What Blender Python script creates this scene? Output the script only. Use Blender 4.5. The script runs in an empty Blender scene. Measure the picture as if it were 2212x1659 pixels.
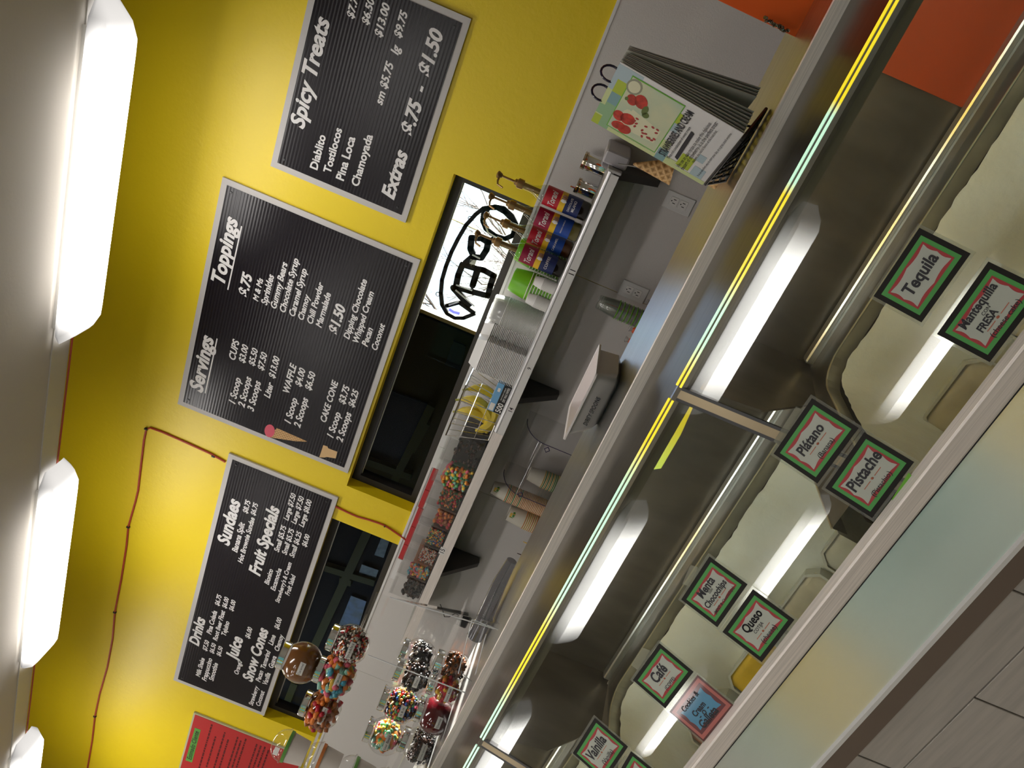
import bpy, math, random
from mathutils import Vector, Matrix
random.seed(7)
W, H, F = 2212, 1659, 1680.0
CAM = Vector((0, 0, 1.5))
# world -> camera rotation measured from the wall boards, shelves and cabinet edges
RM = Matrix(((0.35631309, 0.1472316, -0.92269379), (-0.8145014, -0.43494866, -0.38393636), (-0.45785199, 0.88833694, -0.03505756)))
D = 3.17                      # distance of the menu wall
SC = bpy.context.scene
COL = SC.collection

# ---------------------------------------------------------------- camera, world, sun, exposure
cam = bpy.data.cameras.new('camera'); camo = bpy.data.objects.new('camera', cam); COL.objects.link(camo)
cam.sensor_width = 36; cam.sensor_fit = 'HORIZONTAL'; cam.lens = 36 * F / W; cam.clip_start = .02
ax = Vector(RM[0]); ay = -Vector(RM[1]); az = -Vector(RM[2])
camo.matrix_world = Matrix.Translation(CAM) @ Matrix((ax, ay, az)).transposed().to_4x4()
SC.camera = camo
SC.view_settings.view_transform = 'Standard'; SC.view_settings.look = 'None'
SC.view_settings.exposure = 0.2; SC.view_settings.gamma = 1.0; SC.view_settings.use_curve_mapping = False
SC.cycles.use_denoising = True
SC.cycles.max_bounces = 10; SC.cycles.transparent_max_bounces = 24; SC.cycles.glossy_bounces = 5
SC.cycles.diffuse_bounces = 4; SC.cycles.transmission_bounces = 8
SC.cycles.caustics_reflective = False; SC.cycles.caustics_refractive = False
SC.cycles.sample_clamp_indirect = 4.0
world = bpy.data.worlds.new('world'); SC.world = world; world.use_nodes = True
wn = world.node_tree; bg = wn.nodes['Background']
sky = wn.nodes.new('ShaderNodeTexSky'); sky.sky_type = 'NISHITA'; sky.sun_disc = False
sky.sun_elevation = math.radians(28); sky.sun_rotation = math.radians(19); sky.air_density = 1.0; sky.dust_density = 2.0
tn_ = wn.nodes.new('ShaderNodeMix'); tn_.data_type = 'RGBA'; tn_.blend_type = 'MULTIPLY'; tn_.inputs[0].default_value = 1; tn_.inputs[7].default_value = (.72, .92, 1.25, 1)
wn.links.new(sky.outputs[0], tn_.inputs[6]); wn.links.new(tn_.outputs[2], bg.inputs[0]); bg.inputs[1].default_value = 0.26
sd = bpy.data.lights.new('sun', 'SUN'); sd.energy = 60.0; sd.angle = math.radians(0.8); sd.color = (1, .95, .88)
so = bpy.data.objects.new('sun', sd); COL.objects.link(so)
so.rotation_euler = Vector((-.62, -1.8, -.46)).to_track_quat('-Z', 'Y').to_euler(); so.location = (3, 9, 6)
LAMP_E = 17.0

# ---------------------------------------------------------------- helpers
def ray(px, py):
    return RM.transposed() @ Vector((px - W / 2, py - H / 2, F))
def P(px, py, Y=None, Z=None, X=None):
    d = ray(px, py)
    if Y is not None: t = Y / d.y
    elif Z is not None: t = (Z - 1.5) / d.z
    else: t = X / d.x
    return CAM + d * t
def pxm(px, py, Y):           # metres per pixel at that place
    d = ray(px, py); return (Y / d.y)

class MB:
    def __init__(s): s.v = []; s.f = []; s.m = []
    def add(s, vs, fs, mi=0, M=None):
        o = len(s.v)
        s.v += [tuple(M @ Vector(v)) if M else tuple(v) for v in vs]
        s.f += [tuple(i + o for i in f) for f in fs]; s.m += [mi] * len(fs); return s
    def box(s, a, b, mi=0, M=None, bev=0.0):
        x0, y0, z0 = a; x1, y1, z1 = b
        if x0 > x1: x0, x1 = x1, x0
        if y0 > y1: y0, y1 = y1, y0
        if z0 > z1: z0, z1 = z1, z0
        if bev <= 0:
            vs = [(x0, y0, z0), (x1, y0, z0), (x1, y1, z0), (x0, y1, z0), (x0, y0, z1), (x1, y0, z1), (x1, y1, z1), (x0, y1, z1)]
            return s.add(vs, [(0, 3, 2, 1), (4, 5, 6, 7), (0, 1, 5, 4), (1, 2, 6, 5), (2, 3, 7, 6), (3, 0, 4, 7)], mi, M)
        b_ = min(bev, (x1 - x0) / 2.01, (y1 - y0) / 2.01, (z1 - z0) / 2.01)
        def ring(i, z):
            X0, X1, Y0, Y1 = x0 + i, x1 - i, y0 + i, y1 - i
            return [(X0 + b_, Y0, z), (X1 - b_, Y0, z), (X1, Y0 + b_, z), (X1, Y1 - b_, z), (X1 - b_, Y1, z), (X0 + b_, Y1, z), (X0, Y1 - b_, z), (X0, Y0 + b_, z)]
        vs = ring(b_ * .6, z0) + ring(0, z0 + b_) + ring(0, z1 - b_) + ring(b_ * .6, z1)
        fs = [tuple(range(7, -1, -1)), tuple(range(24, 32))]
        for k in range(3):
            for i in range(8):
                j = (i + 1) % 8; fs.append((k * 8 + i, k * 8 + j, k * 8 + 8 + j, k * 8 + 8 + i))
        return s.add(vs, fs, mi, M)
    def lathe(s, prof, c=(0, 0, 0), n=20, mi=0, M=None, cap0=True, cap1=True, mis=None, sx=1, sy=1):
        vs = []; fs = []; ms = []
        for r, z in prof:
            for i in range(n):
                a = 2 * math.pi * i / n
                vs.append((c[0] + r * math.cos(a) * sx, c[1] + r * math.sin(a) * sy, c[2] + z))
        for k in range(len(prof) - 1):
            for i in range(n):
                j = (i + 1) % n; fs.append((k * n + i, k * n + j, k * n + n + j, k * n + n + i)); ms.append(mis[k] if mis else mi)
        if cap0: fs.append(tuple(range(n - 1, -1, -1))); ms.append(mis[0] if mis else mi)
        if cap1: fs.append(tuple((len(prof) - 1) * n + i for i in range(n))); ms.append(mis[-1] if mis else mi)
        s.add(vs, fs, mi, M); s.m[-len(ms):] = ms; return s
    def tube(s, pts, r, n=8, mi=0, closed=False, rs=None):
        pts = [Vector(p) for p in pts]; N = len(pts); vs = []; fs = []
        up = None
        for i, p in enumerate(pts):
            if closed: t = (pts[(i + 1) % N] - pts[i - 1])
            else: t = (pts[min(i + 1, N - 1)] - pts[max(i - 1, 0)])
            t.normalize()
            if up is None: up = t.orthogonal().normalized()
            else:
                up = (up - t * up.dot(t))
                up = up.normalized() if up.length > 1e-6 else t.orthogonal().normalized()
            w = t.cross(up); rr = rs[i] if rs else r
            for k in range(n):
                a = 2 * math.pi * k / n; vs.append(p + (up * math.cos(a) + w * math.sin(a)) * rr)
        for i in range(N if closed else N - 1):
            j = (i + 1) % N
            for k in range(n):
                l = (k + 1) % n; fs.append((i * n + k, i * n + l, j * n + l, j * n + k))
        if not closed: fs.append(tuple(range(n - 1, -1, -1))); fs.append(tuple((N - 1) * n + k for k in range(n)))
        return s.add(vs, fs, mi)
    def slab(s, cs, th, mi=0):      # polygon cs extruded by the vector th
        th = Vector(th); n = len(cs); vs = [Vector(c) for c in cs]; vs += [v + th for v in vs]
        fs = [tuple(range(n)), tuple(range(2 * n - 1, n - 1, -1))] + [(i, (i + 1) % n, (i + 1) % n + n, i + n) for i in range(n)]
        return s.add(vs, fs, mi)
    def ico(s, c, r, M=None, mi=0, sq=(1, 1, 1)):
        t = (1 + 5 ** .5) / 2; k = 1 / math.sqrt(1 + t * t)
        vs = [(-1, t, 0), (1, t, 0), (-1, -t, 0), (1, -t, 0), (0, -1, t), (0, 1, t), (0, -1, -t), (0, 1, -t), (t, 0, -1), (t, 0, 1), (-t, 0, -1), (-t, 0, 1)]
        fs = [(0, 11, 5), (0, 5, 1), (0, 1, 7), (0, 7, 10), (0, 10, 11), (1, 5, 9), (5, 11, 4), (11, 10, 2), (10, 7, 6), (7, 1, 8), (3, 9, 4), (3, 4, 2), (3, 2, 6), (3, 6, 8), (3, 8, 9), (4, 9, 5), (2, 4, 11), (6, 2, 10), (8, 6, 7), (9, 8, 1)]
        M = M or Matrix.Identity(3); c = Vector(c)
        return s.add([c + M @ Vector((v[0] * k * r * sq[0], v[1] * k * r * sq[1], v[2] * k * r * sq[2])) for v in vs], fs, mi)
    def prism_x(s, prof, x0, x1, mi=0):   # closed (y,z) outline extruded along X
        n = len(prof); vs = [(x0, y, z) for y, z in prof] + [(x1, y, z) for y, z in prof]
        fs = [tuple(range(n)), tuple(range(2 * n - 1, n - 1, -1))] + [(i, i + n, (i + 1) % n + n, (i + 1) % n) for i in range(n)]
        return s.add(vs, fs, mi)

def obj(name, mb, mats, parent=None, smooth=False, kind=None, label=None):
    me = bpy.data.meshes.new(name)
    off = parent['_o'] if parent is not None else (0, 0, 0)
    me.from_pydata([(v[0] - off[0], v[1] - off[1], v[2] - off[2]) for v in mb.v], [], mb.f)
    if not isinstance(mats, (list, tuple)): mats = [mats]
    for m in mats: me.materials.append(m)
    if len(mats) > 1: me.polygons.foreach_set('material_index', mb.m)
    import bmesh
    b = bmesh.new(); b.from_mesh(me); bmesh.ops.recalc_face_normals(b, faces=b.faces[:]); b.to_mesh(me); b.free()
    if smooth:
        me.polygons.foreach_set('use_smooth', [True] * len(me.polygons))
        try: me.set_sharp_from_angle(angle=math.radians(40 if smooth is True else 170))
        except Exception: pass
    o = bpy.data.objects.new(name, me); COL.objects.link(o)
    if parent is not None:
        o.parent = parent; o['_o'] = list(off)
    else: o['_o'] = [0, 0, 0]
    if kind: o['kind'] = kind
    if label: o['label'] = label
    return o
def thing(name, label, cat, loc=(0, 0, 0), group=None, rotz=0):
    o = bpy.data.objects.new(name, None); COL.objects.link(o); o.location = loc; o.empty_display_size = .05
    o['label'] = label; o['category'] = cat; o['_o'] = list(loc); o.rotation_euler = (0, 0, rotz)
    if group: o['group'] = group
    return o
def proto(name, label, cat, group=None):      # local-coordinate thing: parts are modelled round the origin
    return thing(name, label, cat, (0, 0, 0), group)
def tag(o, label, cat, group=None, kind=None):
    o['label'] = label; o['category'] = cat
    if group: o['group'] = group
    if kind: o['kind'] = kind
    return o
def struct(name, mb, m, parent=None, smooth=False):
    o = obj(name, mb, m, parent, smooth)
    if parent is None: o['kind'] = 'structure'
    return o
def dup(root, loc, rotz=0, label=None, scale=None):
    c = root.copy(); COL.objects.link(c); c.location = loc; c.rotation_euler = (0, 0, rotz)
    if scale: c.scale = (scale,) * 3
    if label: c['label'] = label
    for ch in root.children:
        d = ch.copy(); COL.objects.link(d); d.parent = c
        for g in ch.children:
            e = g.copy(); COL.objects.link(e); e.parent = d
    return c

# ---------------------------------------------------------------- materials
MATS = {}
def mat(name, col, rough=.5, metal=0., noise=0., nscale=20., bump=0., bscale=60., spec=.5, trans=0., aniso=0., emit=0., col2=None, stretch=None, coat=0., aniso_ax='Y'):
    if name in MATS: return MATS[name]
    m = bpy.data.materials.new(name); m.use_nodes = True; nt = m.node_tree; p = nt.nodes['Principled BSDF']
    p.inputs['Base Color'].default_value = (*col, 1); p.inputs['Roughness'].default_value = rough; p.inputs['Metallic'].default_value = metal
    p.inputs['Specular IOR Level'].default_value = spec; p.inputs['Transmission Weight'].default_value = trans
    if coat: p.inputs['Coat Weight'].default_value = coat; p.inputs['Coat Roughness'].default_value = .05
    if emit: p.inputs['Emission Color'].default_value = (*col, 1); p.inputs['Emission Strength'].default_value = emit
    if aniso:
        p.inputs['Anisotropic'].default_value = aniso; p.inputs['Anisotropic Rotation'].default_value = .25 if aniso_ax == 'Y' else 0
        tg = nt.nodes.new('ShaderNodeTangent'); tg.direction_type = 'RADIAL'; tg.axis = 'Z'
        cv = nt.nodes.new('ShaderNodeCombineXYZ'); cv.inputs[0].default_value = 0; cv.inputs[1 if aniso_ax == 'Y' else 2].default_value = 1
        nt.links.new(cv.outputs[0], p.inputs['Tangent'])
    if noise or bump:
        tc = nt.nodes.new('ShaderNodeTexCoord'); mp = nt.nodes.new('ShaderNodeMapping')
        nt.links.new(tc.outputs['Object'], mp.inputs[0])
        if stretch: mp.inputs['Scale'].default_value = stretch
    if noise:
        n = nt.nodes.new('ShaderNodeTexNoise'); n.inputs['Scale'].default_value = nscale; n.inputs['Detail'].default_value = 5
        nt.links.new(mp.outputs[0], n.inputs[0])
        mx = nt.nodes.new('ShaderNodeMix'); mx.data_type = 'RGBA'
        c2 = col2 or tuple(max(0, c * (1 - noise)) for c in col); c1 = col if col2 else tuple(min(1, c * (1 + noise * .5)) for c in col)
        mx.inputs[6].default_value = (*c1, 1); mx.inputs[7].default_value = (*c2, 1)
        cr = nt.nodes.new('ShaderNodeMapRange'); cr.inputs[1].default_value = .35; cr.inputs[2].default_value = .65
        nt.links.new(n.outputs[0], cr.inputs[0]); nt.links.new(cr.outputs[0], mx.inputs[0]); nt.links.new(mx.outputs[2], p.inputs['Base Color'])
    if bump:
        b = nt.nodes.new('ShaderNodeTexNoise'); b.inputs['Scale'].default_value = bscale; b.inputs['Detail'].default_value = 4
        nt.links.new(mp.outputs[0], b.inputs[0])
        bp = nt.nodes.new('ShaderNodeBump'); bp.inputs['Strength'].default_value = bump; bp.inputs['Distance'].default_value = .004
        nt.links.new(b.outputs[0], bp.inputs['Height']); nt.links.new(bp.outputs[0], p.inputs['Normal'])
    MATS[name] = m; return m
def glassmat(name, tint=(1, 1, 1), ior=1.5, rough=.0, dens=0., body=(1, 1, 1), glo=1.0):
    """thin clear sheet: lets light straight through, Fresnel mirror on top, optional milky body"""
    if name in MATS: return MATS[name]
    m = bpy.data.materials.new(name); m.use_nodes = True; nt = m.node_tree; nt.nodes.clear()
    out = nt.nodes.new('ShaderNodeOutputMaterial'); tr = nt.nodes.new('ShaderNodeBsdfTransparent'); tr.inputs[0].default_value = (*tint, 1)
    gl = nt.nodes.new('ShaderNodeBsdfGlossy'); gl.inputs['Roughness'].default_value = rough; gl.inputs[0].default_value = (glo, glo, glo, 1)
    lw = nt.nodes.new('ShaderNodeLayerWeight'); lw.inputs[0].default_value = .5
    pw = nt.nodes.new('ShaderNodeMath'); pw.operation = 'POWER'; pw.inputs[1].default_value = 5; nt.links.new(lw.outputs['Facing'], pw.inputs[0])
    f0 = ((ior - 1) / (ior + 1)) ** 2
    fr = nt.nodes.new('ShaderNodeMath'); fr.operation = 'MULTIPLY_ADD'; fr.inputs[1].default_value = 1 - f0; fr.inputs[2].default_value = f0; nt.links.new(pw.outputs[0], fr.inputs[0])
    mx = nt.nodes.new('ShaderNodeMixShader')
    base = tr
    if dens:
        df = nt.nodes.new('ShaderNodeBsdfDiffuse'); df.inputs[0].default_value = (*body, 1)
        tl = nt.nodes.new('ShaderNodeBsdfTranslucent'); tl.inputs[0].default_value = (*body, 1)
        a = nt.nodes.new('ShaderNodeMixShader'); a.inputs[0].default_value = .5
        nt.links.new(df.outputs[0], a.inputs[1]); nt.links.new(tl.outputs[0], a.inputs[2])
        b = nt.nodes.new('ShaderNodeMixShader'); b.inputs[0].default_value = dens
        nt.links.new(tr.outputs[0], b.inputs[1]); nt.links.new(a.outputs[0], b.inputs[2]); base = b
    nt.links.new(fr.outputs[0], mx.inputs[0]); nt.links.new(base.outputs[0], mx.inputs[1]); nt.links.new(gl.outputs[0], mx.inputs[2])
    nt.links.new(mx.outputs[0], out.inputs[0]); MATS[name] = m; return m

YEL = mat('yellow paint', (.78, .585, .006), .45, bump=.35, bscale=38)
CEIL = mat('ceiling grey', (.60, .56, .50), .8, bump=.1, bscale=90)
FRP = mat('white wall panel', (.64, .61, .585), .32, bump=.18, bscale=200)
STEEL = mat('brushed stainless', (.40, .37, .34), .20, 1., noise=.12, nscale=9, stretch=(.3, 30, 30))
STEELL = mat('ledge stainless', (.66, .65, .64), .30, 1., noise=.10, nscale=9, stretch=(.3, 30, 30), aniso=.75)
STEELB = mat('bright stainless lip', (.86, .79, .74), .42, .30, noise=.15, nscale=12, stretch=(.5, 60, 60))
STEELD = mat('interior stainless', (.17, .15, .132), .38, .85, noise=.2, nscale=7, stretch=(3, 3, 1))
CHROME = mat('chrome', (.85, .85, .86), .08, 1.)
ALU = mat('aluminium track', (.55, .56, .55), .3, .9)
BRASS = mat('bronze pump metal', (.35, .22, .10), .3, .9)
BLACK = mat('black plastic', (.012, .012, .014), .35)
BLK2 = mat('black frame', (.016, .014, .015), .5)
BOARD = mat('black corrugated board', (.022, .019, .024), .33, spec=.4)
WEDGE = mat('pale board edge', (.50, .48, .47), .6)
WTXT = mat('pale lettering', (.72, .70, .70), .6)
WPLA = mat('white plastic', (.72, .71, .69), .4)
WPAP = mat('white paper', (.80, .78, .75), .7)
TILE = mat('grey wood-look tile', (.45, .41, .37), .38, noise=.11, nscale=7, stretch=(1.2, 30, 16))
GROUT = mat('grout', (.17, .14, .12), .9)
GREY = mat('painted grey metal', (.30, .29, .29), .45)
DGREY = mat('dark bracket grey', (.07, .066, .062), .5)
RED = mat('red sign', (.46, .018, .02), .5)
REDC = mat('red cord', (.42, .045, .02), .45)
DRED = mat('dark red print', (.11, .004, .006), .6)
GREEN = mat('sign green', (.06, .32, .06), .5)
SIGNRED = mat('sign red', (.38, .025, .03), .5)
SIGNW = mat('sign grey white', (.45, .47, .41), .55)
INK = mat('black ink', (.018, .016, .022), .6)
ORNG = mat('orange panel', (.95, .13, .01), .5)
GLASS = glassmat('case glass', (.96, .985, .965))
WGLASS = glassmat('window glass', (.95, .97, .96), 1.14)
ACRY = glassmat('clear acrylic', (.985, .985, .985), 1.5, .03)
CLEARP = glassmat('clear plastic', (.95, .95, .95), 1.5, .04, .02, (.8, .8, .8))
JARG = glassmat('jar glass', (.95, .95, .95), 1.55, .01)
FOG = glassmat('fogged glass', (.80, .88, .82), 1.5, .25, .62, (.72, .78, .70))
MINT = mat('glass edge mint', (.70, .95, .80), .22, .85)
MINT2 = mat('glass edge dark', (.05, .12, .09), .1, 0., spec=1.)
FROST = mat('hoar frost', (.90, .92, .86), .7, noise=.25, nscale=5, col2=(.74, .72, .60), bump=.6, bscale=45)
LIME = mat('lime green cup', (.17, .50, .015), .35)

# ---------------------------------------------------------------- text
_tc = {}
def text_mesh(s, bold, shear):
    k = (s, bold, shear)
    if k not in _tc:
        cu = bpy.data.curves.new('t', 'FONT'); cu.body = s; cu.size = 1; cu.offset = bold; cu.shear = shear; cu.resolution_u = 3
        o = bpy.data.objects.new('t', cu); me = bpy.data.meshes.new_from_object(o); wide = None
        if any(abs(v.co.y) > 3 for v in me.vertices):      # the outline offset breaks some glyphs: thicken by shifted copies instead
            cu.offset = 0; wide = bold; bpy.data.meshes.remove(me); me = bpy.data.meshes.new_from_object(o)
        fs_ = [tuple(p.vertices) for p in me.polygons if p.area > 1e-7]; us = sorted({i for f in fs_ for i in f}); mp = {i: j for j, i in enumerate(us)}
        _tc[k] = ([tuple(me.vertices[i].co) for i in us], [tuple(mp[i] for i in f) for f in fs_])
        if wide:
            v0, f0 = _tc[k]; vv = []; ff = []
            for dx, dy in ((1, 0), (-1, 0), (0, 1), (0, -1), (.7, .7), (-.7, .7), (.7, -.7), (-.7, -.7)):
                ff += [tuple(i + len(vv) for i in f) for f in f0]; vv += [(v[0] + dx * wide, v[1] + dy * wide, 0) for v in v0]
            _tc[k] = (vv, ff)
        bpy.data.objects.remove(o); bpy.data.curves.remove(cu); bpy.data.meshes.remove(me)
    return _tc[k]
def text(mb, s, A, B, Vup, bold=.02, shear=0., k=1., mi=0, ymid=.30):
    """print s along A->B (middle line of the glyphs); Vup = up direction of the surface"""
    vs, fs = text_mesh(s, bold, shear)
    if not vs: return
    x0 = min(v[0] for v in vs); x1 = max(v[0] for v in vs); A = Vector(A); U = Vector(B) - A; L = U.length; U = U / L
    Vup = (Vector(Vup) - U * Vector(Vup).dot(U)).normalized(); sc = L / (x1 - x0)
    mb.add([A + U * ((v[0] - x0) * sc) + Vup * ((v[1] - ymid) * sc * k) for v in vs], fs, mi)

# ================================================================ SETTING
XR, XL = 1.9, -6.2
OA = (-.800 * D, -.2656 * D, 1.5 + .0265 * D, 1.5 + .1385 * D)     # right window opening x0,x1,z0,z1
OB = (-1.405 * D, -.8735 * D, 1.5 + .0265 * D, 1.5 + .1470 * D)     # left window opening
wt = .16
m = MB()
m.box((XL, D, 0), (XR, D + wt, OA[2])); m.box((XL, D, OB[3]), (XR, D + wt, 3.8))
m.box((OA[1], D, OA[2]), (XR, D + wt, OB[3])); m.box((OB[1], D, OA[2]), (OA[0], D + wt, OB[3])); m.box((XL, D, OA[2]), (OB[0], D + wt, OB[3]))
m.box((OA[0], D, OA[3]), (OA[1], D + wt, OB[3]))
struct('wall_back', m, YEL)
struct('wall_left', MB().box((XL - .1, -5.2, 0), (XL, D + wt, 3.8)), mat('light grey wall', (.55, .54, .50), .6))
struct('wall_right', MB().box((XR, -5.2, 0), (XR + .1, D + wt, 3.8)), mat('light grey wall', (.55, .54, .50), .6))
m = MB(); m.box((XL, -5.3, 0), (XR, -5.2, .25)); m.box((XL, -5.3, 2.55), (XR, -5.2, 3.8)); m.box((-5.4, -5.3, .25), (-4.3, -5.2, 2.55)); m.box((-1.95, -5.3, .25), (-1.1, -5.2, 2.55))
struct('wall_front', m, mat('light grey wall', (.55, .54, .50), .6))
struct('trim_5', MB().box((-5.38, -5.2, .0), (-4.32, -5.17, 3.0)), YEL)
struct('trim_4', MB().box((-1.93, -5.2, .0), (-1.12, -5.17, 3.0)), YEL)
m = MB()
for x_ in (XL, -4.30, -3.1, -2.0, -1.1, .3, 1.85): m.box((x_, -5.28, .25), (x_ + .05, -5.22, 2.55))
w3 = struct('window_3', m, BLK2)
TINT = glassmat('tinted storefront glass', (.36, .46, .38))
for x0_, x1_ in ((XL + .05, -5.4), (-4.25, -2.0), (-1.05, 1.85)): obj('window_pane', MB().box((x0_, -5.255, .25), (x1_, -5.249, 2.55)), TINT, w3)
for nm_, (x0_, x1_, y_, z0_, z1_, ry) in {'storefront': (XL, 1.9, -5.245, .25, 2.55, 1), 'window': (-2.5, -.84, D + .15, 1.59, 1.95, -1)}.items():
    pd = bpy.data.lights.new('daylight portal', 'AREA'); pd.shape = 'RECTANGLE'; pd.size = x1_ - x0_; pd.size_y = z1_ - z0_; pd.cycles.is_portal = True
    po = bpy.data.objects.new('daylight_portal', pd); COL.objects.link(po); po.location = ((x0_ + x1_) / 2, y_, (z0_ + z1_) / 2)
    po.rotation_euler = Vector((0, ry, 0)).to_track_quat('-Z', 'Z').to_euler()
struct('floor', MB().box((XL, -5.2, -.1), (XR, D, 0)), mat('floor tile', (.50, .46, .41), .4, noise=.2, nscale=3))
struct('ceiling', MB().box((XL, -5.2, 3.085), (XR, 2.50, 3.25)), CEIL)
struct('ceiling', MB().box((XL, -5.2, 3.72), (XR, D, 3.8)), CEIL)
struct('trim_1', MB().box((XL, 2.46, 3.08), (XR, 2.565, 3.26)), mat('pale ceiling trim', (.55, .53, .50), .45))
# white washable panels below the window sills, with seams and a cap moulding
zc = 1.5 + .0265 * D
m = MB()
seams = [P(1300, 600, Y=D).x, P(1090, 1010, Y=D).x - .0, -3.9]
xs = [XR, 0.35, P(1225, 585, Y=D).x, P(1048, 1065, Y=D).x, -3.75, -5.0, XL]
for i in range(len(xs) - 1):
    o = struct('wall_panel', MB().box((xs[i + 1] + .0012, D - .004, .02), (xs[i] - .0012, D - .0005, zc - .008)), FRP, bpy.data.objects['wall_back'])
struct('trim_2', MB().box((XL, D - .007, zc - .012), (XR, D + .002, zc)), WPLA)
# window 1 (right): frame, panes, recess reveals come from the wall thickness
def window(name, O, x_bars):
    x0, x1, z0, z1 = O; yb = D + .075
    m = MB(); fw = .038
    m.box((x0, yb, z1 - fw), (x1, yb + .06, z1)); m.box((x0, yb, z0), (x1, yb + .06, z0 + fw * .9))
    m.box((x0, yb, z0 + fw * .9), (x0 + fw, yb + .06, z1 - fw)); m.box((x1 - fw, yb, z0 + fw * .9), (x1, yb + .06, z1 - fw))
    w = struct(name, m, BLK2)
    obj('window_bead', MB().box((x0 + fw, yb + .02, z1 - fw - .005), (x1 - fw, yb + .03, z1 - fw)), ALU, w)
    obj('window_pane', MB().box((x0 + fw, yb + .035, z0 + fw), (x1 - fw, yb + .039, z1 - fw)), WGLASS, w)
    return w
window('window_1', OA, []); window('window_2', OB, [])
# the dark neighbouring room behind the left part of the glazing
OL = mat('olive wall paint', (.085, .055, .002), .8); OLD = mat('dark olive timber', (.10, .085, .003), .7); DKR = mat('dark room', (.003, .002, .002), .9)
rx = P(914, 655, Y=D + .3).x
struct('wall_neighbour', MB().box((-4.55, 5.4, .9), (-2.52, 5.5, 3.2)), OL)
struct('wall_neighbour_dark', MB().box((-9, 5.4, .9), (-4.55, 5.5, 3.2)), DKR)
struct('wall_neighbour_side', MB().slab([(rx, D + .165, .9), (rx, D + .165, 3.1), (-2.50, 5.45, 3.1), (-2.50, 5.45, .9)], (.03, 0, 0)), OL)
struct('trim_3', MB().box((rx, D + .165, 1.2), (rx + .012, D + .18, 3.1)), ALU)
struct('ceiling_neighbour', MB().box((-9, D + .165, 3.05), (-1.5, 5.5, 3.15)), DKR)
struct('floor_neighbour', MB().box((-9, D + .165, .85), (-1.5, 5.5, .95)), DKR)
struct('wall_neighbour_end', MB().box((-9.1, D + .165, .85), (-9, 5.5, 3.15)), DKR)

# ================================================================ LAMPS
def lamp_proto():
    t = proto('ceiling_lamp', 'x', 'lamp', 'wraparound ceiling lamps')
    L, w0, w1, h = 1.29, .105, .080, .075
    m = MB(); N = 25; secs = []
    half = [(-w0, -.008), (-w0 * .985, -.022), (-w1, -h * .93), (-w1 * .55, -h), (w1 * .55, -h), (w1, -h * .93), (w0 * .985, -.022), (w0, -.008)]
    for i in range(N):
        u = -1 + 2 * i / (N - 1); x = u * L / 2; e = 1 - max(0, (abs(u) - .80) / .20)
        k = max(.03, 1 - (1 - e) ** 2.2); secs.append([(x, y * (1 - .42 * (1 - e) ** 3), z * k) for y, z in half])
    n = len(half); vs = [v for s_ in secs for v in s_]
    fs = [(i * n + j, i * n + j + 1, (i + 1) * n + j + 1, (i + 1) * n + j) for i in range(N - 1) for j in range(n - 1)]
    m.add(vs, fs)
    em = bpy.data.materials.new('lamp diffuser'); em.use_nodes = True; nt = em.node_tree; nt.nodes.clear()
    o_ = nt.nodes.new('ShaderNodeOutputMaterial'); e_ = nt.nodes.new('ShaderNodeEmission'); e_.inputs[0].default_value = (1, .96, .915, 1)
    g = nt.nodes.new('ShaderNodeTexCoord'); sp = nt.nodes.new('ShaderNodeSeparateXYZ'); nt.links.new(g.outputs['Object'], sp.inputs[0])
    ab = nt.nodes.new('ShaderNodeMath'); ab.operation = 'ABSOLUTE'; nt.links.new(sp.outputs[0], ab.inputs[0])
    mr = nt.nodes.new('ShaderNodeMapRange'); mr.interpolation_type = 'SMOOTHSTEP'; mr.inputs[1].default_value = .28; mr.inputs[2].default_value = .60; mr.inputs[3].default_value = LAMP_E; mr.inputs[4].default_value = LAMP_E * .045
    nt.links.new(ab.outputs[0], mr.inputs[0])
    sn_ = nt.nodes.new('ShaderNodeSeparateXYZ'); nt.links.new(g.outputs['Normal'], sn_.inputs[0])
    fz = nt.nodes.new('ShaderNodeMath'); fz.operation = 'ABSOLUTE'; nt.links.new(sn_.outputs[2], fz.inputs[0])
    m2 = nt.nodes.new('ShaderNodeMapRange'); m2.inputs[1].default_value = .15; m2.inputs[2].default_value = .85; m2.inputs[3].default_value = .28; m2.inputs[4].default_value = 1.; nt.links.new(fz.outputs[0], m2.inputs[0])
    ml = nt.nodes.new('ShaderNodeMath'); ml.operation = 'MULTIPLY'; nt.links.new(mr.outputs[0], ml.inputs[0]); nt.links.new(m2.outputs[0], ml.inputs[1]); nt.links.new(ml.outputs[0], e_.inputs[1]); nt.links.new(e_.outputs[0], o_.inputs[0])
    obj('diffuser', m, em, t, True)
    obj('mounting_plate', MB().box((-.56, -.095, -.012), (.56, .095, .011)), WPLA, t)
    return t
lp = lamp_proto()
rowy = [2.545, .60, -1.31, -3.12]; cols = [-1.235, -3.175, -5.10]
names = {(0, 0): 'long lit ceiling lamp, nearest and largest, above the spicy treats board', (0, 1): 'second lit lamp along the ceiling, above the toppings and drinks boards', (0, 2): 'farthest lit ceiling lamp, cut by the lower left corner of the photo'}
first = True
for r_, y in enumerate(rowy):
    for c_, x in enumerate(cols):
        lb = names.get((r_, c_), 'ceiling lamp on the customer side seen only as a reflection in the display glass')
        loc = (x + (.09 if r_ else 0), y, 3.074)
        if first: lp.location = loc; lp['label'] = lb; first = False
        else: dup(lp, loc, 0, lb)

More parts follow.
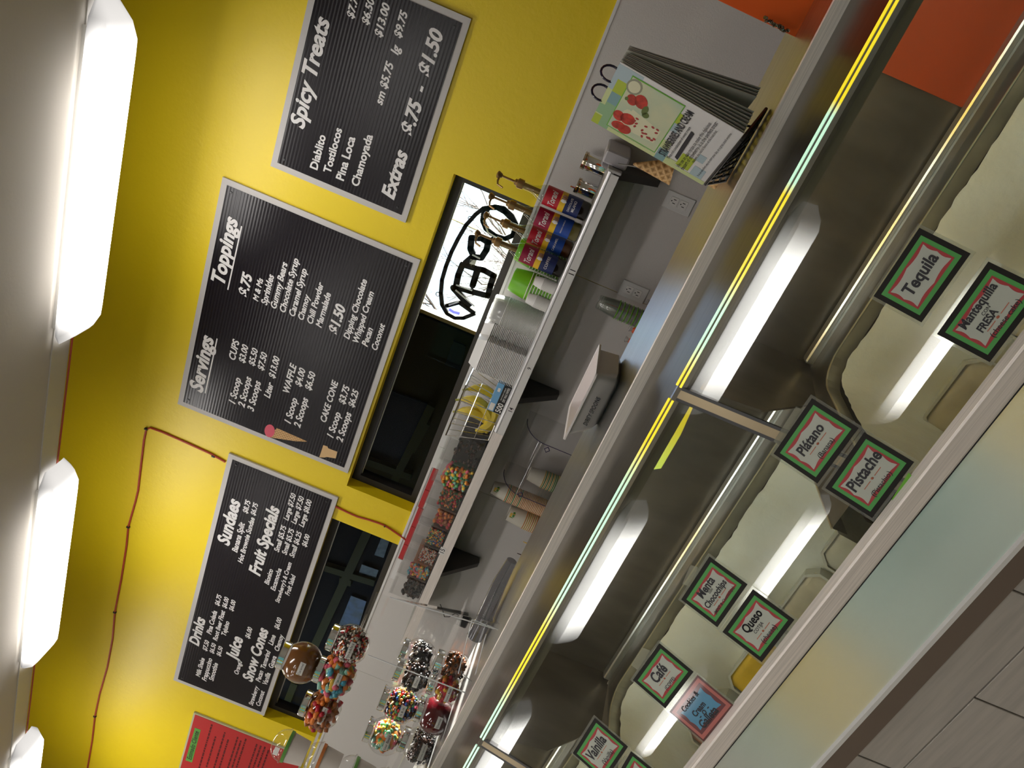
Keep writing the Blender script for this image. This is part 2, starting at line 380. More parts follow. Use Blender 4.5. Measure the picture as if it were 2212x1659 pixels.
# ================================================================ MENU BOARDS
def board(name, label, cs, lines, ul=(), crop=None, extra=None):
    """cs: four pixel corners TL,TR,BR,BL on the wall"""
    Yf = D - .012; q = [P(*c, Y=Yf) for c in cs]
    x0 = (q[0].x + q[3].x) / 2; x1 = q[2].x; z1 = (q[0].z + q[1].z) / 2; z0 = (q[2].z + q[3].z) / 2
    t = thing(name, label, 'menu board', (x0, D, z0))
    obj('backing', MB().box((x0, Yf, z0), (x1, D - .001, z1)), WEDGE, t)
    b = .026
    obj('panel', MB().box((x0 + b, Yf - .0015, z0 + b), (x1 - b, Yf, z1 - b)), BOARDM, t)
    m = MB(); ox, oy, s = crop; Yt = Yf - .0022
    for L in lines:
        tx, a, bb = L[:3]; bold = (L[3] + .008) if len(L) > 3 and L[3] > .02 else .030; sh = L[4] if len(L) > 4 else .22; k = L[5] if len(L) > 5 else 1.
        A = P(ox + a[0] * s, oy + a[1] * s, Y=Yt); B = P(ox + bb[0] * s, oy + bb[1] * s, Y=Yt)
        zz = (A.z + B.z) / 2; A.z = B.z = zz
        m = MB(); text(m, tx, A, B, (0, 0, 1), bold, sh, k); obj('text_line', m, WTXT, t)
    for a, bb in ul:
        m = MB()
        A = P(ox + a[0] * s, oy + a[1] * s, Y=Yt); B = P(ox + bb[0] * s, oy + bb[1] * s, Y=Yt); zz = (A.z + B.z) / 2
        m.box((A.x, Yt, zz - .003), (B.x, Yt + .0004, zz + .003)); obj('underline', m, WTXT, t)
    for x, z in ((x0 + .05, z1 - .05), (x1 - .05, z1 - .05), (x0 + .05, z0 + .05), (x1 - .05, z0 + .05)):
        obj('screw', MB().lathe([(.006, 0), (.005, .003)], n=8, M=Matrix.Translation((x, Yf - .0015, z)) @ Matrix.Rotation(math.pi / 2, 4, 'X')), BLACK, t)
    return t, Yt
BOARDM = mat('board face', (.008, .006, .009), .24, spec=.28)
nt = BOARDM.node_tree; p = nt.nodes['Principled BSDF']; tc = nt.nodes.new('ShaderNodeTexCoord'); wv = nt.nodes.new('ShaderNodeTexWave')
wv.wave_type = 'BANDS'; wv.bands_direction = 'Z'; wv.inputs['Scale'].default_value = 22; bp = nt.nodes.new('ShaderNodeBump'); bp.inputs['Strength'].default_value = .09; bp.inputs['Distance'].default_value = .003
nt.links.new(tc.outputs['Object'], wv.inputs[0]); nt.links.new(wv.outputs[1], bp.inputs['Height']); nt.links.new(bp.outputs[0], p.inputs['Normal'])
bs = .012
L2 = [("Servings", (178, 1182), (245, 893), .03), ("Toppings", (293, 612), (372, 268), .03), ("$.75", (428, 682), (455, 562), .03), ("M & Ms", (495, 708), (520, 588)), ("Sprinkles", (540, 728), (575, 568)),
 ("Gummy Bears", (590, 747), (645, 503)), ("Chocolate Syrup", (637, 767), (705, 483)), ("Caramel Syrup", (685, 787), (750, 538)), ("Chamoy", (733, 807), (765, 673)), ("Chili Powder", (780, 827), (838, 610)),
 ("Marmalade", (830, 847), (873, 663)), ("$1.50", (905, 880), (945, 728), .03), ("Dipping Chocolate", (975, 908), (1065, 593)), ("Whipped Cream", (1022, 927), (1103, 658)), ("Pecan", (1072, 947), (1095, 848)), ("Coconut", (1122, 967), (1160, 826)),
 ("CUPS", (370, 1017), (393, 913)), ("1 Scoop", (370, 1247), (402, 1113)), ("$3.00", (420, 1032), (442, 940)), ("2 Scoops", (420, 1267), (455, 1107)), ("$5.50", (473, 1048), (492, 958)), ("3 Scoops", (468, 1287), (505, 1129)), ("$7.50", (520, 1072), (541, 980)),
 ("Liter", (553, 1217), (575, 1138)), ("$13.00", (580, 1114), (605, 1000)), ("WAFFLE", (658, 1192), (692, 1038)), ("1 Scoop", (665, 1352), (697, 1219)), ("$4.00", (718, 1157), (742, 1063)), ("2 Scoops", (713, 1374), (755, 1218)), ("$6.50", (770, 1177), (795, 1082)),
 ("CAKE CONE", (855, 1347), (910, 1126)), ("1 Scoop", (890, 1427), (925, 1294)), ("$3.75", (948, 1250), (975, 1154)), ("2 Scoops", (937, 1450), (982, 1294)), ("$6.25", (998, 1267), (1023, 1176))]
b2, Yt = board('menu_board', 'large black menu board listing servings and toppings, with cones printed on it', [(383.6, 874.3), (480.3, 381.3), (908.6, 562), (750.8, 1021)], L2, [((228, 1195), (290, 906)), ((348, 650), (418, 313))], (350, 360, 600 / 1464))
L1 = [("Spicy Treats", (240, 812), (415, 113), .025), ("Diablito", (350, 1082), (405, 863), .018, 0.), ("Tostilocos", (440, 1107), (505, 818), .018, 0.), ("Pina Loca", (520, 1152), (590, 873), .018, 0.), ("Chamoyada", (620, 1192), (700, 858), .018, 0.),
 ("sm $5.75", (775, 672), (830, 393)), ("lg", (868, 347), (880, 288)), ("$9.75", (890, 242), (925, 68)), ("$7.75", (585, 117), (620, -52)), ("$6.50", (680, 157), (716, -12)), ("$13.00", (765, 237), (812, 20)),
 ("Extras", (825, 1267), (915, 963), .03), ("$.75", (950, 862), (1005, 640), .03), ("-", (1025, 585), (1038, 548), .02), ("$1.50", (1060, 485), (1140, 188), .03)]
board('menu_board', 'black menu board headed Spicy Treats, nearest to the lamp', [(586.3, 358.9), (663, 0), (1015.8, 40), (877.3, 482.8)], L1, (), (560, 0, 740 / 2192))
L3 = [("Drinks", (165, 1197), (205, 1033), .03), ("Milk Shake", (188, 1387), (215, 1275)), ("$7.50", (228, 1232), (243, 1171)), ("Frappuccino", (225, 1412), (260, 1277)), ("$6.50", (268, 1247), (285, 1189)), ("Smoothie", (270, 1412), (292, 1304)), ("$6.50", (310, 1264), (325, 1207)),
 ("Pina Colada", (252, 1132), (290, 994)), ("$6.75", (300, 962), (318, 898)), ("Root Beer Float", (292, 1172), (335, 991)), ("$6.00", (343, 977), (362, 914)), ("Tejuino", (340, 1140), (365, 1057)), ("$6.00", (385, 994), (402, 931)),
 ("Juice", (390, 1287), (425, 1148), .03), ("Orange", (415, 1372), (440, 1294)), ("$6.00", (480, 1157), (503, 1094)), ("Snow Cones", (485, 1412), (580, 1098), .03),
 ("Strawberry", (502, 1557), (540, 1444)), ("Pecan", (547, 1417), (565, 1351)), ("Tamarind", (575, 1337), (610, 1231)), ("Lime", (620, 1197), (640, 1139)), ("$6.00", (655, 1102), (678, 1037)),
 ("Coconut", (548, 1562), (572, 1471)), ("Vanilla", (588, 1434), (608, 1364)), ("Guava", (622, 1334), (645, 1264)), ("Chamoy", (655, 1232), (690, 1137)),
 ("Sundaes", (340, 597), (408, 328), .03), ("Banana Split", (405, 642), (455, 467)), ("$8.75", (468, 410), (490, 334)), ("Hot Brownie Sundae", (438, 707), (515, 437)), ("$6.75", (513, 422), (537, 351)),
 ("Fruit Specials", (525, 777), (645, 370), .03), ("Bionico", (600, 837), (622, 744)), ("Small $5.75", (655, 640), (705, 486)), ("Large $7.50", (712, 452), (762, 294)),
 ("Escamocha", (635, 872), (675, 741)), ("Small $5.75", (703, 657), (750, 504)), ("Large $7.50", (760, 474), (808, 311)), ("Strawberry's & Cream", (662, 945), (735, 704)), ("Small $6.25", (748, 674), (795, 521)), ("Large $8.00", (805, 492), (855, 331)),
 ("Fruit Salad", (720, 900), (760, 779)), ("$6.00", (820, 610), (845, 539))]
board('menu_board', 'long black menu board listing drinks, sundaes, snow cones and fruit specials', [(374.5, 1468), (494.6, 978.8), (732.6, 1076.5), (568, 1546.7)], L3, (), (360, 960, 400 / 1106))
# printed cones on the toppings board
def wafflemat():
    m = bpy.data.materials.new('waffle'); m.use_nodes = True; nt = m.node_tree; p = nt.nodes['Principled BSDF']; p.inputs['Roughness'].default_value = .6
    tc = nt.nodes.new('ShaderNodeTexCoord'); ck = []
    for a in (45, -45):
        mp = nt.nodes.new('ShaderNodeMapping'); mp.inputs['Rotation'].default_value = (0, math.radians(a), 0); nt.links.new(tc.outputs['Object'], mp.inputs[0])
        w = nt.nodes.new('ShaderNodeTexWave'); w.inputs['Scale'].default_value = 28; w.bands_direction = 'X'; nt.links.new(mp.outputs[0], w.inputs[0]); ck.append(w)
    mxm = nt.nodes.new('ShaderNodeMath'); mxm.operation = 'MAXIMUM'; nt.links.new(ck[0].outputs[1], mxm.inputs[0]); nt.links.new(ck[1].outputs[1], mxm.inputs[1])
    cr = nt.nodes.new('ShaderNodeMix'); cr.data_type = 'RGBA'; cr.inputs[6].default_value = (.30, .15, .045, 1); cr.inputs[7].default_value = (.62, .38, .16, 1)
    nt.links.new(mxm.outputs[0], cr.inputs[0]); nt.links.new(cr.outputs[2], p.inputs['Base Color'])
    bp = nt.nodes.new('ShaderNodeBump'); bp.inputs['Strength'].default_value = .5; bp.inputs['Distance'].default_value = .004; nt.links.new(mxm.outputs[0], bp.inputs['Height']); nt.links.new(bp.outputs[0], p.inputs['Normal'])
    return m
WAF = wafflemat(); CAKE = mat('cake cone', (.62, .40, .19), .6); PINK = mat('pink ice cream', (.62, .06, .11), .5, bump=.3)
def flat(mb, pts, s_, Y, ox, oy, th=.0008, mi=0):
    mb.slab([P(ox + a * s_, oy + b * s_, Y=Y) for a, b in pts], (0, th, 0), mi)
s5 = 600 / 1464
m = MB(); flat(m, [(580, 1385), (762, 1448), (590, 1425 - 5), (568, 1425)][:0] or [(605, 1378), (762, 1447), (762, 1450), (700, 1447), (575, 1428), (583, 1400)], s5, Yt, 350, 360); obj('printed_waffle_cone', m, WAF, b2)
m = MB(); flat(m, [(567 + 27 * math.cos(a) , 1393 + 34 * math.sin(a)) for a in [i * math.pi / 8 for i in range(16)]], s5, Yt - .0003, 350, 360); obj('printed_scoop', m, PINK, b2)
m = MB(); flat(m, [(850, 1468), (872, 1475), (876, 1485), (924, 1503), (915, 1538), (868, 1530), (858, 1533), (828, 1532), (832, 1522)], s5, Yt, 350, 360); obj('printed_cake_cone', m, CAKE, b2)

# red notice board, lower left
Yr = D - .014
a = P(418, 1540, Y=Yr); b = P(387, 1655, Y=Yr)
xr, zt = a.x, a.z; xl = xr - .92; zb = zt - .75
t = thing('notice_board', 'red notice board with a green heading label beside the drinks board', 'sign', (xl, D, zb))
obj('backing', MB().box((xl, D - .012, zb), (xr, D - .001, zt)), mat('pale green edge', (.45, .45, .30), .6), t)
obj('panel', MB().box((xl + .012, Yr, zb + .012), (xr - .010, D - .012, zt - .012)), RED, t)
s6 = 360 / 2212
g = [P(360 + x_ * s6, 1500 + y_ * s6, Y=Yr - .001) for x_, y_ in ((375, 442), (452, 472), (335, 905), (250, 875))]
obj('heading_label', MB().slab(g, (0, .001, 0)), mat('heading green', (.10, .33, .045), .6), t)
m = MB(); text(m, "Estimado Cliente", P(360 + 300 * s6, 1500 + 862 * s6, Y=Yr - .002), P(360 + 403 * s6, 1500 + 490 * s6, Y=Yr - .002), (0, 0, 1), .01, .15); obj('lettering', m, INK, t)
m = MB(); rnd = random.Random(3)
for (x0_, y0_), (x1_, y1_) in [((430, 975), (600, 400)), ((530, 950), (650, 560)), ((625, 975), (775, 505)), ((700, 975), (815, 600)), ((815, 975), (940, 565)), ((865, 975), (985, 615)), ((925, 975), (1050, 590)), ((1090, 975), (1195, 660)), ((1150, 975), (1248, 680)), ((1210, 975), (1300, 695)), ((1270, 975), (1350, 740))]:
    A = P(360 + x0_ * s6, 1500 + y0_ * s6, Y=Yr - .001); B = P(360 + x1_ * s6, 1500 + y1_ * s6, Y=Yr - .001); x = B.x; zz = (A.z + B.z) / 2
    while x > A.x:
        w = rnd.uniform(.012, .04); m.box((x - w, Yr - .001, zz - .006), (x, Yr - .0005, zz + .005)); x -= w + .007
obj('small_print', m, DRED, t, kind='stuff')

# red cord: up the pier, behind the drinks board, along the wall, and under the ceiling trim
yc = D - .006
c1 = [(487, 998), (455, 980), (400, 955), (350, 933), (325, 924), (316, 928), (311, 950), (305, 1000), (298, 1060), (292, 1085), (277, 1138), (273, 1180), (262, 1250), (248, 1322), (243, 1380), (232, 1440), (215, 1500), (205, 1547), (199, 1600), (189, 1659), (176, 1740)]
t = thing('red_cable', 'thin red cord pinned across the yellow wall above the drinks board', 'cord', P(316, 928, Y=yc))
obj('cable_run', MB().tube([P(*q, Y=yc) for q in c1], .0052, 8), REDC, t, True)
for q in ((316, 926), (277, 1138), (248, 1322), (205, 1547), (461, 985)):
    c = P(*q, Y=yc); obj('cable_clip', MB().box((c.x - .005, c.y - .009, c.z - .010), (c.x + .005, D - .0005, c.z + .008), bev=.002), BLACK, t)
s1 = 400 / 1443
c2 = [(60, 690), (105, 708), (180, 745), (260, 780), (350, 805), (430, 832), (475, 850), (520, 878), (570, 912), (622, 948), (650, 975)]
t = thing('red_cable', 'red cord running down the yellow pier between the two windows', 'cord', P(735, 1100, Y=yc))
obj('cable_run', MB().tube([P(700 + x_ * s1, 900 + y_ * s1, Y=yc) for x_, y_ in c2], .0048, 8), REDC, t, True)
c = P(700 + 475 * s1, 900 + 850 * s1, Y=yc); obj('cable_clip', MB().box((c.x - .006, c.y - .008, c.z - .004), (c.x + .003, D - .0005, c.z + .004), bev=.001), BLACK, t)
tag(obj('red_cable', MB().tube([(XL + .1, 2.572, 3.078), (-4, 2.572, 3.076), (-2.6, 2.572, 3.079), (-1.6, 2.572, 3.075), (1.5, 2.572, 3.078)], .004, 8), REDC, None, True), 'thin red cord running along the edge of the grey ceiling', 'cord')

# ================================================================ OUTDOORS + OPEN SIGN
BRK = mat('bare branches', (.10, .075, .06), .8)
def tree(x, y, z0, h, seed, name='bare_tree', label='bare winter tree outside, seen through the window'):
    rn = random.Random(seed); t = thing(name, label, 'tree', (x, y, z0)); m = MB(); m2 = MB()
    def br(p, d, L, r, lv, mm):
        pts = [p]; q = p.copy(); dd = d.copy()
        for i in range(4):
            dd = (dd + Vector((rn.uniform(-.25, .25), rn.uniform(-.2, .2), rn.uniform(-.05, .2)))).normalized(); q = q + dd * L / 4; pts.append(q.copy())
        mm.tube(pts, r, 4, rs=[r, r * .85, r * .7, r * .55, r * .4])
        if lv > 0:
            for k in range(5 if lv > 1 else 6):
                i = rn.randint(1, 4); nd = (dd + Vector((rn.uniform(-1, 1), rn.uniform(-.6, .6), rn.uniform(-.3, .8)))).normalized(); br(pts[i], nd, L * .62, r * .45, lv - 1, m2)
    br(Vector((x, y, z0)), Vector((0, 0, 1)), h, h * .03, 4, m)
    obj('trunk', m, BRK, t); o = obj('branches', m2, BRK, t, kind='stuff'); return t
tree(-7.2, 14, -.11, 2.6, 5, label='bare tree outside, left of the neon sign'); tree(-4.6, 13, -.11, 1.9, 9, label='low bare tree outside, right of the neon sign')
struct('ground', MB().box((-40, -40, -.3), (40, 60, -.11)), mat('parking ground', (.25, .24, .22), .9))
# open sign hanging behind the pane (seen from the back, so the word runs right to left)
Ys = D + .135; SB = mat('sign backing', (.004, .004, .005), .7, spec=.15); SLIT = mat('lit sign tube', (.10, .10, 1.), .4, emit=2.5); SEDGE = mat('clear sign edge', (.75, .76, .80), .25)
def q7(x, y): return P(900 + x * .2411, 340 + y * .2411, Y=Ys)
t = thing('open_sign', 'oval neon sign reading OPEN, seen from behind in the window', 'sign', q7(600, 850))
def poly_tube(pts, r, closed=True, nm='letter', flatk=.012):
    # flat ribbon outline with thickness
    Q = [q7(*p) for p in pts]; n = len(Q); m = MB(); seg = n if closed else n - 1
    for i in range(seg):
        a_ = Q[i]; b_ = Q[(i + 1) % n]; d_ = (b_ - a_).normalized(); w_ = Vector((-d_.z, 0, d_.x)) * r
        m.slab([a_ - w_, b_ - w_, b_ + w_, a_ + w_], (0, flatk, 0))
        m.lathe([(r, 0), (r, flatk)], n=10, M=Matrix.Translation(a_) @ Matrix.Rotation(-math.pi / 2, 4, 'X'))
    obj(nm, m, SB, t)
ov = [(600, 500), (650, 450), (720, 450), (790, 490), (850, 550), (880, 640), (860, 700), (790, 730), (700, 700), (620, 640), (590, 570)]
poly_tube(ov, .011, nm='letter_o')
rim = [(700, 440), (600, 455), (530, 510), (440, 610), (370, 730), (310, 850), (260, 980), (225, 1100), (215, 1220), (225, 1320), (270, 1400), (340, 1440), (420, 1440), (520, 1400)]
poly_tube(rim, .009, closed=False, nm='rim')
poly_tube([(700, 440), (780, 455), (850, 520), (890, 600), (880, 680)], .010, closed=False, nm='rim')
poly_tube([(490, 720), (480, 820), (510, 890), (580, 900), (625, 830), (640, 760), (580, 725)], .014, nm='letter_p')
poly_tube([(640, 760), (700, 730), (740, 760)], .014, closed=False, nm='letter_p')
poly_tube([(410, 960), (370, 1060), (350, 1160), (480, 1200), (640, 1240), (660, 1150), (690, 1060), (600, 1010), (550, 1000), (500, 1150), (545, 1000)], .014, nm='letter_e')
poly_tube([(500, 890), (430, 950)], .013, closed=False, nm='letter_e')
poly_tube([(330, 1170), (480, 1340)], .016, closed=False, nm='letter_n')
poly_tube([(270, 1330), (380, 1300), (520, 1400)], .010, closed=False, nm='letter_n')
m = MB()
for a_, b_ in (((600, 560), (640, 670)), ((640, 670), (720, 720)), ((500, 870), (570, 905)), ((355, 1140), (500, 1190)), ((350, 1185), (520, 1330)), ((290, 1320), (380, 1290))):
    m.tube([q7(*a_) + Vector((0, -.004, 0)), q7(*b_) + Vector((0, -.004, 0))], .004, 6)
obj('clear_edge', m, SEDGE, t)
m = MB(); m.tube([q7(290, 1360), q7(330, 1385), q7(385, 1400)], .007, 8); obj('lit_tube', m, SLIT, t, label='blue lit end of the sign tube')
m = MB(); m.slab([q7(480, 910), q7(535, 925), q7(515, 985), q7(465, 965)], (0, .006, 0)); obj('sign_label', m, WPAP, t)
for q in ((480, 545), (190, 1225)):
    m = MB(); m.tube([q7(q[0] + 18 * math.cos(a_), q[1] + 18 * math.sin(a_)) for a_ in [i * math.pi / 5 for i in range(10)]], .0018, 5, closed=True); obj('hanging_ring', m, SB, t)
# silver mullion line across the bright glass
tag(obj('window_strip', MB().tube([P(900 + 300 * .2411, 340 + 545 * .2411, Y=D + .2), P(900 + 560 * .2411, 340 + 660 * .2411, Y=D + .2)], .003, 6), ALU), 'thin grey wire crossing the bright window behind the neon sign', 'wire')
# neighbour room: lattice window frame, picture frame
def qn(x, y): return P(560 + x * (340 / 1085), 1080 + y * (340 / 1085), Y=5.38)
t = thing('lattice_window', 'dark olive lattice window frame inside the unlit neighbouring room', 'window frame', qn(600, 500))
for a_, b_, w in (((760, 190), (380, 1010), .055), ((460, 455), (800, 560), .05), ((560, 540), (640, 560), .05), ((250, 1250), (190, 1400), .05)):
    A = qn(*a_); B = qn(*b_)
    if abs(A.x - B.x) < 0.02: B.x = A.x
    obj('lattice_bar', MB().tube([A, B], w, 4), OLD, t)
def qw(x, y): return qn(x, y)
SKYP = mat('painted daylight foliage', (.10, .13, .10), .8)
# real openings would show the street: three small opaque panes have daylight and foliage put into their colour
for (pts, lab) in (([(850, 240), (905, 260), (860, 395), (795, 375)], 0), ([(710, 440), (825, 480), (800, 545), (685, 505)], 0), ([(635, 655), (740, 695), (690, 860), (550, 860)], 1)):
    obj('pane', MB().slab([qn(*p_) + Vector((0, -.01, 0)) for p_ in pts], (0, .008, 0)), mat('painted daylight pane', (.10, .17, .32), .3, noise=.5, nscale=9, col2=(.05, .07, .05), emit=0.0) if lab else mat('leafy pane', (.13, .15, .12), .3, noise=.9, nscale=16, col2=(.02, .03, .02)), t)
def qd(x, y, Y=5.38): return P(700 + x * (300 / 1106), 700 + y * (300 / 1106), Y=Y)
t = thing('picture_frame', 'dark picture frame on the olive wall of the neighbouring room', 'picture', qd(1030, 250))
obj('frame', MB().slab([qd(1030, 135), qd(1130, 180), qd(1080, 370), qd(960, 325)], (0, .02, 0)), mat('dark green frame', (.012, .016, .010), .4), t)
t = thing('panel_door', 'dark panelled door in the unlit room behind the right window', 'door', qd(560, 800))
obj('door_leaf', MB().slab([qd(520, 530), qd(830, 640), qd(600, 1180), qd(330, 1080)], (0, .03, 0)), mat('dark brown door', (.016, .008, .005), .6), t)
for a_, b_ in (((860, 640), (540, 1290)), ((320, 1075), (700, 1210)), ((820, 780), (700, 1000))):
    obj('door_rail', MB().tube([qd(*a_, Y=5.36), qd(*b_, Y=5.36)], .045, 4), OLD, t)

# ================================================================ SHELVES ON THE WALL
ZS = 1.5 - .0425 * 2.88; Y0 = 2.88
xa0 = P(1309.9, 366.5, Y=Y0).x; xa1 = P(1072, 932, Y=Y0).x
t = thing('wall_shelf', 'grey steel wall shelf carrying the syrup bottles, cups and bananas', 'shelf', (xa1, D, ZS))
obj('shelf_board', MB().box((xa1, Y0, ZS - .014), (xa0, D - .005, ZS)), GREY, t)
obj('front_lip', MB().tube([(xa1, Y0, ZS - .012), (xa0, Y0, ZS - .012)], .012, 12), mat('bright shelf lip', (.6, .6, .61), .3, .5), t, True)
obj('label_strip', MB().box((xa1, Y0 - .012, ZS - .046), (xa0 - .005, Y0 - .004, ZS - .016)), WPLA, t)
obj('end_cap', MB().box((xa0, Y0 - .012, ZS - .05), (xa0 + .012, Y0 + .03, ZS + .004), bev=.003), mat('cast grey', (.4, .39, .38), .5), t)
obj('end_block', MB().box((xa0 + .012, D - .25, ZS - .06), (xa0 + .062, D - .004, ZS + .032), bev=.006), mat('grey end block', (.42, .40, .42), .4), t)
m = MB()
for tx, x_ in (("11", P(1232, 590, Y=Y0).x), ("9", P(1142, 795, Y=Y0).x), ("14", P(1103, 886, Y=Y0).x)):
    text(m, tx, (x_, Y0 - .0130, ZS - .031), (x_ + .010 * len(tx), Y0 - .0130, ZS - .031), (0, 0, 1), .01, 0)
obj('lettering', m, INK, t)
def bracket(t, x, Yf):
    obj('bracket', MB().slab([(x, Yf, ZS - .018), (x, D - .01, ZS - .018), (x, D - .01, ZS - .21), (x, D - .05, ZS - .215)], (.028, 0, 0)), DGREY, t)
bracket(t, P(1108, 885, Y=Y0).x, Y0 + .03); bracket(t, xa0 - .03, Y0 + .03)
xb0 = xa1 - .004; xb1 = P(880, 1345, Y=Y0).x - .15
t = thing('wall_shelf', 'stainless wall shelf carrying the row of clear candy bins', 'shelf', (xb1, D, ZS))
obj('shelf_board', MB().box((xb1, Y0, ZS - .014), (xb0, D - .005, ZS)), STEEL, t)
obj('front_lip', MB().box((xb1, Y0 - .006, ZS - .046), (xb0, Y0, ZS)), STEELB, t)
bracket(t, P(935, 1262, Y=Y0).x, Y0 + .03)
c = P(957, 1190, Y=Y0 - .008)
tg_ = obj('number_tag', MB().box((c.x - .024, Y0 - .0075, c.z - .012), (c.x + .018, Y0 - .0062, c.z + .016)), WPAP, t)
m = MB(); text(m, "15", (c.x - .014, Y0 - .0078, c.z + .002), (c.x + .010, Y0 - .0078, c.z + .002), (0, 0, 1), .01, 0); obj('lettering', m, INK, t)

ZB = ZS  # support height
# --- steel canisters
def canister(px, py, r, h, label, spout=False):
    c = P(px, py, Z=ZS); c.y = max(2.93, min(3.08, c.y)); c = P(px, py, Y=c.y); c.z = ZS
    t = thing('steel_canister', label, 'canister', c)
    obj('body', MB().lathe([(r, 0), (r, h * .82), (r * .97, h * .84)], c, 24), CHROME, t, True)
    obj('lid', MB().lathe([(r * 1.04, h * .84), (r * 1.04, h * .88), (r * .98, h * .90), (r * 1.03, h * .92), (r * 1.0, h * .99), (r * .6, h)], c, 24), mat('lid steel', (.6, .5, .38), .15, 1.), t, True)
    if spout: obj('spout', MB().tube([c + Vector((-r * .3, -r * .6, h)), c + Vector((-r * .3, -r * .6, h + .02))], .004, 8), CHROME, t); obj('knob', MB().box(c + Vector((-r * .8, -r * .9, h * .93)), c + Vector((-r * .3, -r * .5, h * 1.04)), bev=.002), BLACK, t)
canister(1299, 362, .034, .098, 'shiny steel shaker canister, topmost and farthest right on the shelf')
canister(1280, 414, .031, .082, 'small steel canister with a spout between shaker and syrup bottle', True)
# --- syrup bottles
LRED = mat('label red', (.50, .012, .03), .4); LMAR = mat('label maroon', (.30, .008, .05), .4); LYEL = mat('label yellow', (.80, .50, .02), .4); LBLU = mat('label blue', (.012, .06, .32), .4); LNAV = mat('label navy', (.010, .02, .10), .4)
LFIG = mat('label figure brown', (.25, .12, .06), .6); LWH = mat('label white', (.75, .72, .70), .5); BOT = glassmat('bottle glass', (.85, .88, .86), 1.5, .02)
def wrapped(mb, tx, c, r, z, ang0, ang1, bold=.02, shear=.0, k=1., mi=0):
    vs, fs = text_mesh(tx, bold, shear)
    x0 = min(v[0] for v in vs); x1 = max(v[0] for v in vs); L = r * (ang1 - ang0); sc = L / (x1 - x0)
    mb.add([(c[0] + r * math.cos(ang0 + (v[0] - x0) * sc / r), c[1] + r * math.sin(ang0 + (v[0] - x0) * sc / r), z + (v[1] - .3) * sc * k) for v in vs], fs, mi)
def syrup(px, py, name_lines, liquid, redm, blum, label, Y=2.955):
    c = P(px, py, Y=Y); c.z = ZS; r = .0375
    t = thing('syrup_bottle', label, 'bottle', c, 'flavoured syrup bottles with pumps')
    obj('glass', MB().lathe([(r * .9, 0), (r, .006), (r, .175), (r * .9, .192), (.019, .218), (.0145, .235), (.0145, .275)], c, 28), BOT, t, True)
    obj('syrup', MB().lathe([(r * .86, .003), (r * .95, .01), (r * .95, .150)], c, 28), liquid, t, True)
    rr = r + .0006; z0_, z1_, z2_, z3_ = .036, .095, .118, .176
    lab = obj('bottle_label', MB().lathe([(rr, z0_), (rr, z1_), (rr, z2_), (rr, z3_), (rr, z3_ + .003)], c, 40, mis=[0, 1, 2, 2], cap0=False, cap1=False), [blum, LYEL, redm], t, True)
    ac = math.atan2(-c.y, -c.x)   # the side that faces the camera
    m = MB(); wrapped(m, "Torani", c, rr + .0006, c.z + .145, ac - .85, ac + .75, .02, .3, 1.5)
    if len(name_lines) == 1: wrapped(m, name_lines[0], c, rr + .0006, c.z + .070, ac - .75, ac + .7, .01)
    else:
        wrapped(m, name_lines[0], c, rr + .0006, c.z + .076, ac - .75, ac + .7, .01, 0, 1.25); obj('label_lettering', m, LWH, lab); m = MB(); wrapped(m, name_lines[1], c, rr + .0006, c.z + .060, ac - .6, ac + .55, .01, 0, 1.25)
    obj('label_lettering', m, LWH, lab)
    m = MB(); a_ = ac + .2
    for k in range(3):
        aa = ac + .05 + .22 * k; p_ = Vector((c.x + rr * math.cos(aa), c.y + rr * math.sin(aa), c.z + .104)); m.ico(p_, .009, mi=1 if k == 0 else 0, sq=(1, .2, 1.5))
    obj('label_figure', m, [LFIG, LWH], lab)
    obj('pump_collar', MB().lathe([(.018, .268), (.019, .274), (.019, .290), (.012, .296), (.012, .302), (.008, .305)], c, 16), BRASS, t, True)
    obj('pump_cylinder', MB().lathe([(.011, .20), (.011, .268)], c, 12), BRASS, t, True)
    obj('pump_rod', MB().lathe([(.0045, .30), (.0045, .362)], c, 8), BRASS, t, True)
    hd = obj('pump_head', MB().lathe([(.007, .355), (.010, .360), (.014, .368), (.014, .374), (.006, .378)], c, 14), BRASS, t, True)
    sp = Vector((-.5, -.8, 0)).normalized()
    q = c + Vector((0, 0, .364)); obj('pump_spout', MB().tube([q, q + sp * .03, q + sp * .048 + Vector((0, 0, -.006)), q + sp * .055 + Vector((0, 0, -.028))], .004, 8), BRASS, hd, True)
LIQ = [mat('dark syrup', (.012, .006, .004), .15), mat('pale vanilla syrup', (.22, .17, .05), .15), mat('amber caramel syrup', (.11, .03, .008), .15)]
syrup(1265, 457, ["CHOCOLATE", "MILANO"], LIQ[0], LRED, LNAV, 'chocolate syrup bottle with pump, first from the steel canisters')
syrup(1243, 501, ["FRENCH VANILLA"], LIQ[1], LMAR, LBLU, 'pale vanilla syrup bottle with pump, second from the steel canisters')
syrup(1230, 541, ["CARAMEL"], LIQ[2], LRED, LBLU, 'amber caramel syrup bottle with pump, partly behind the coffee bottle', 3.03)
syrup(1211, 580, ["COFFEE"], LIQ[0], LMAR, LNAV, 'dark coffee syrup bottle with pump, next to the green cups')
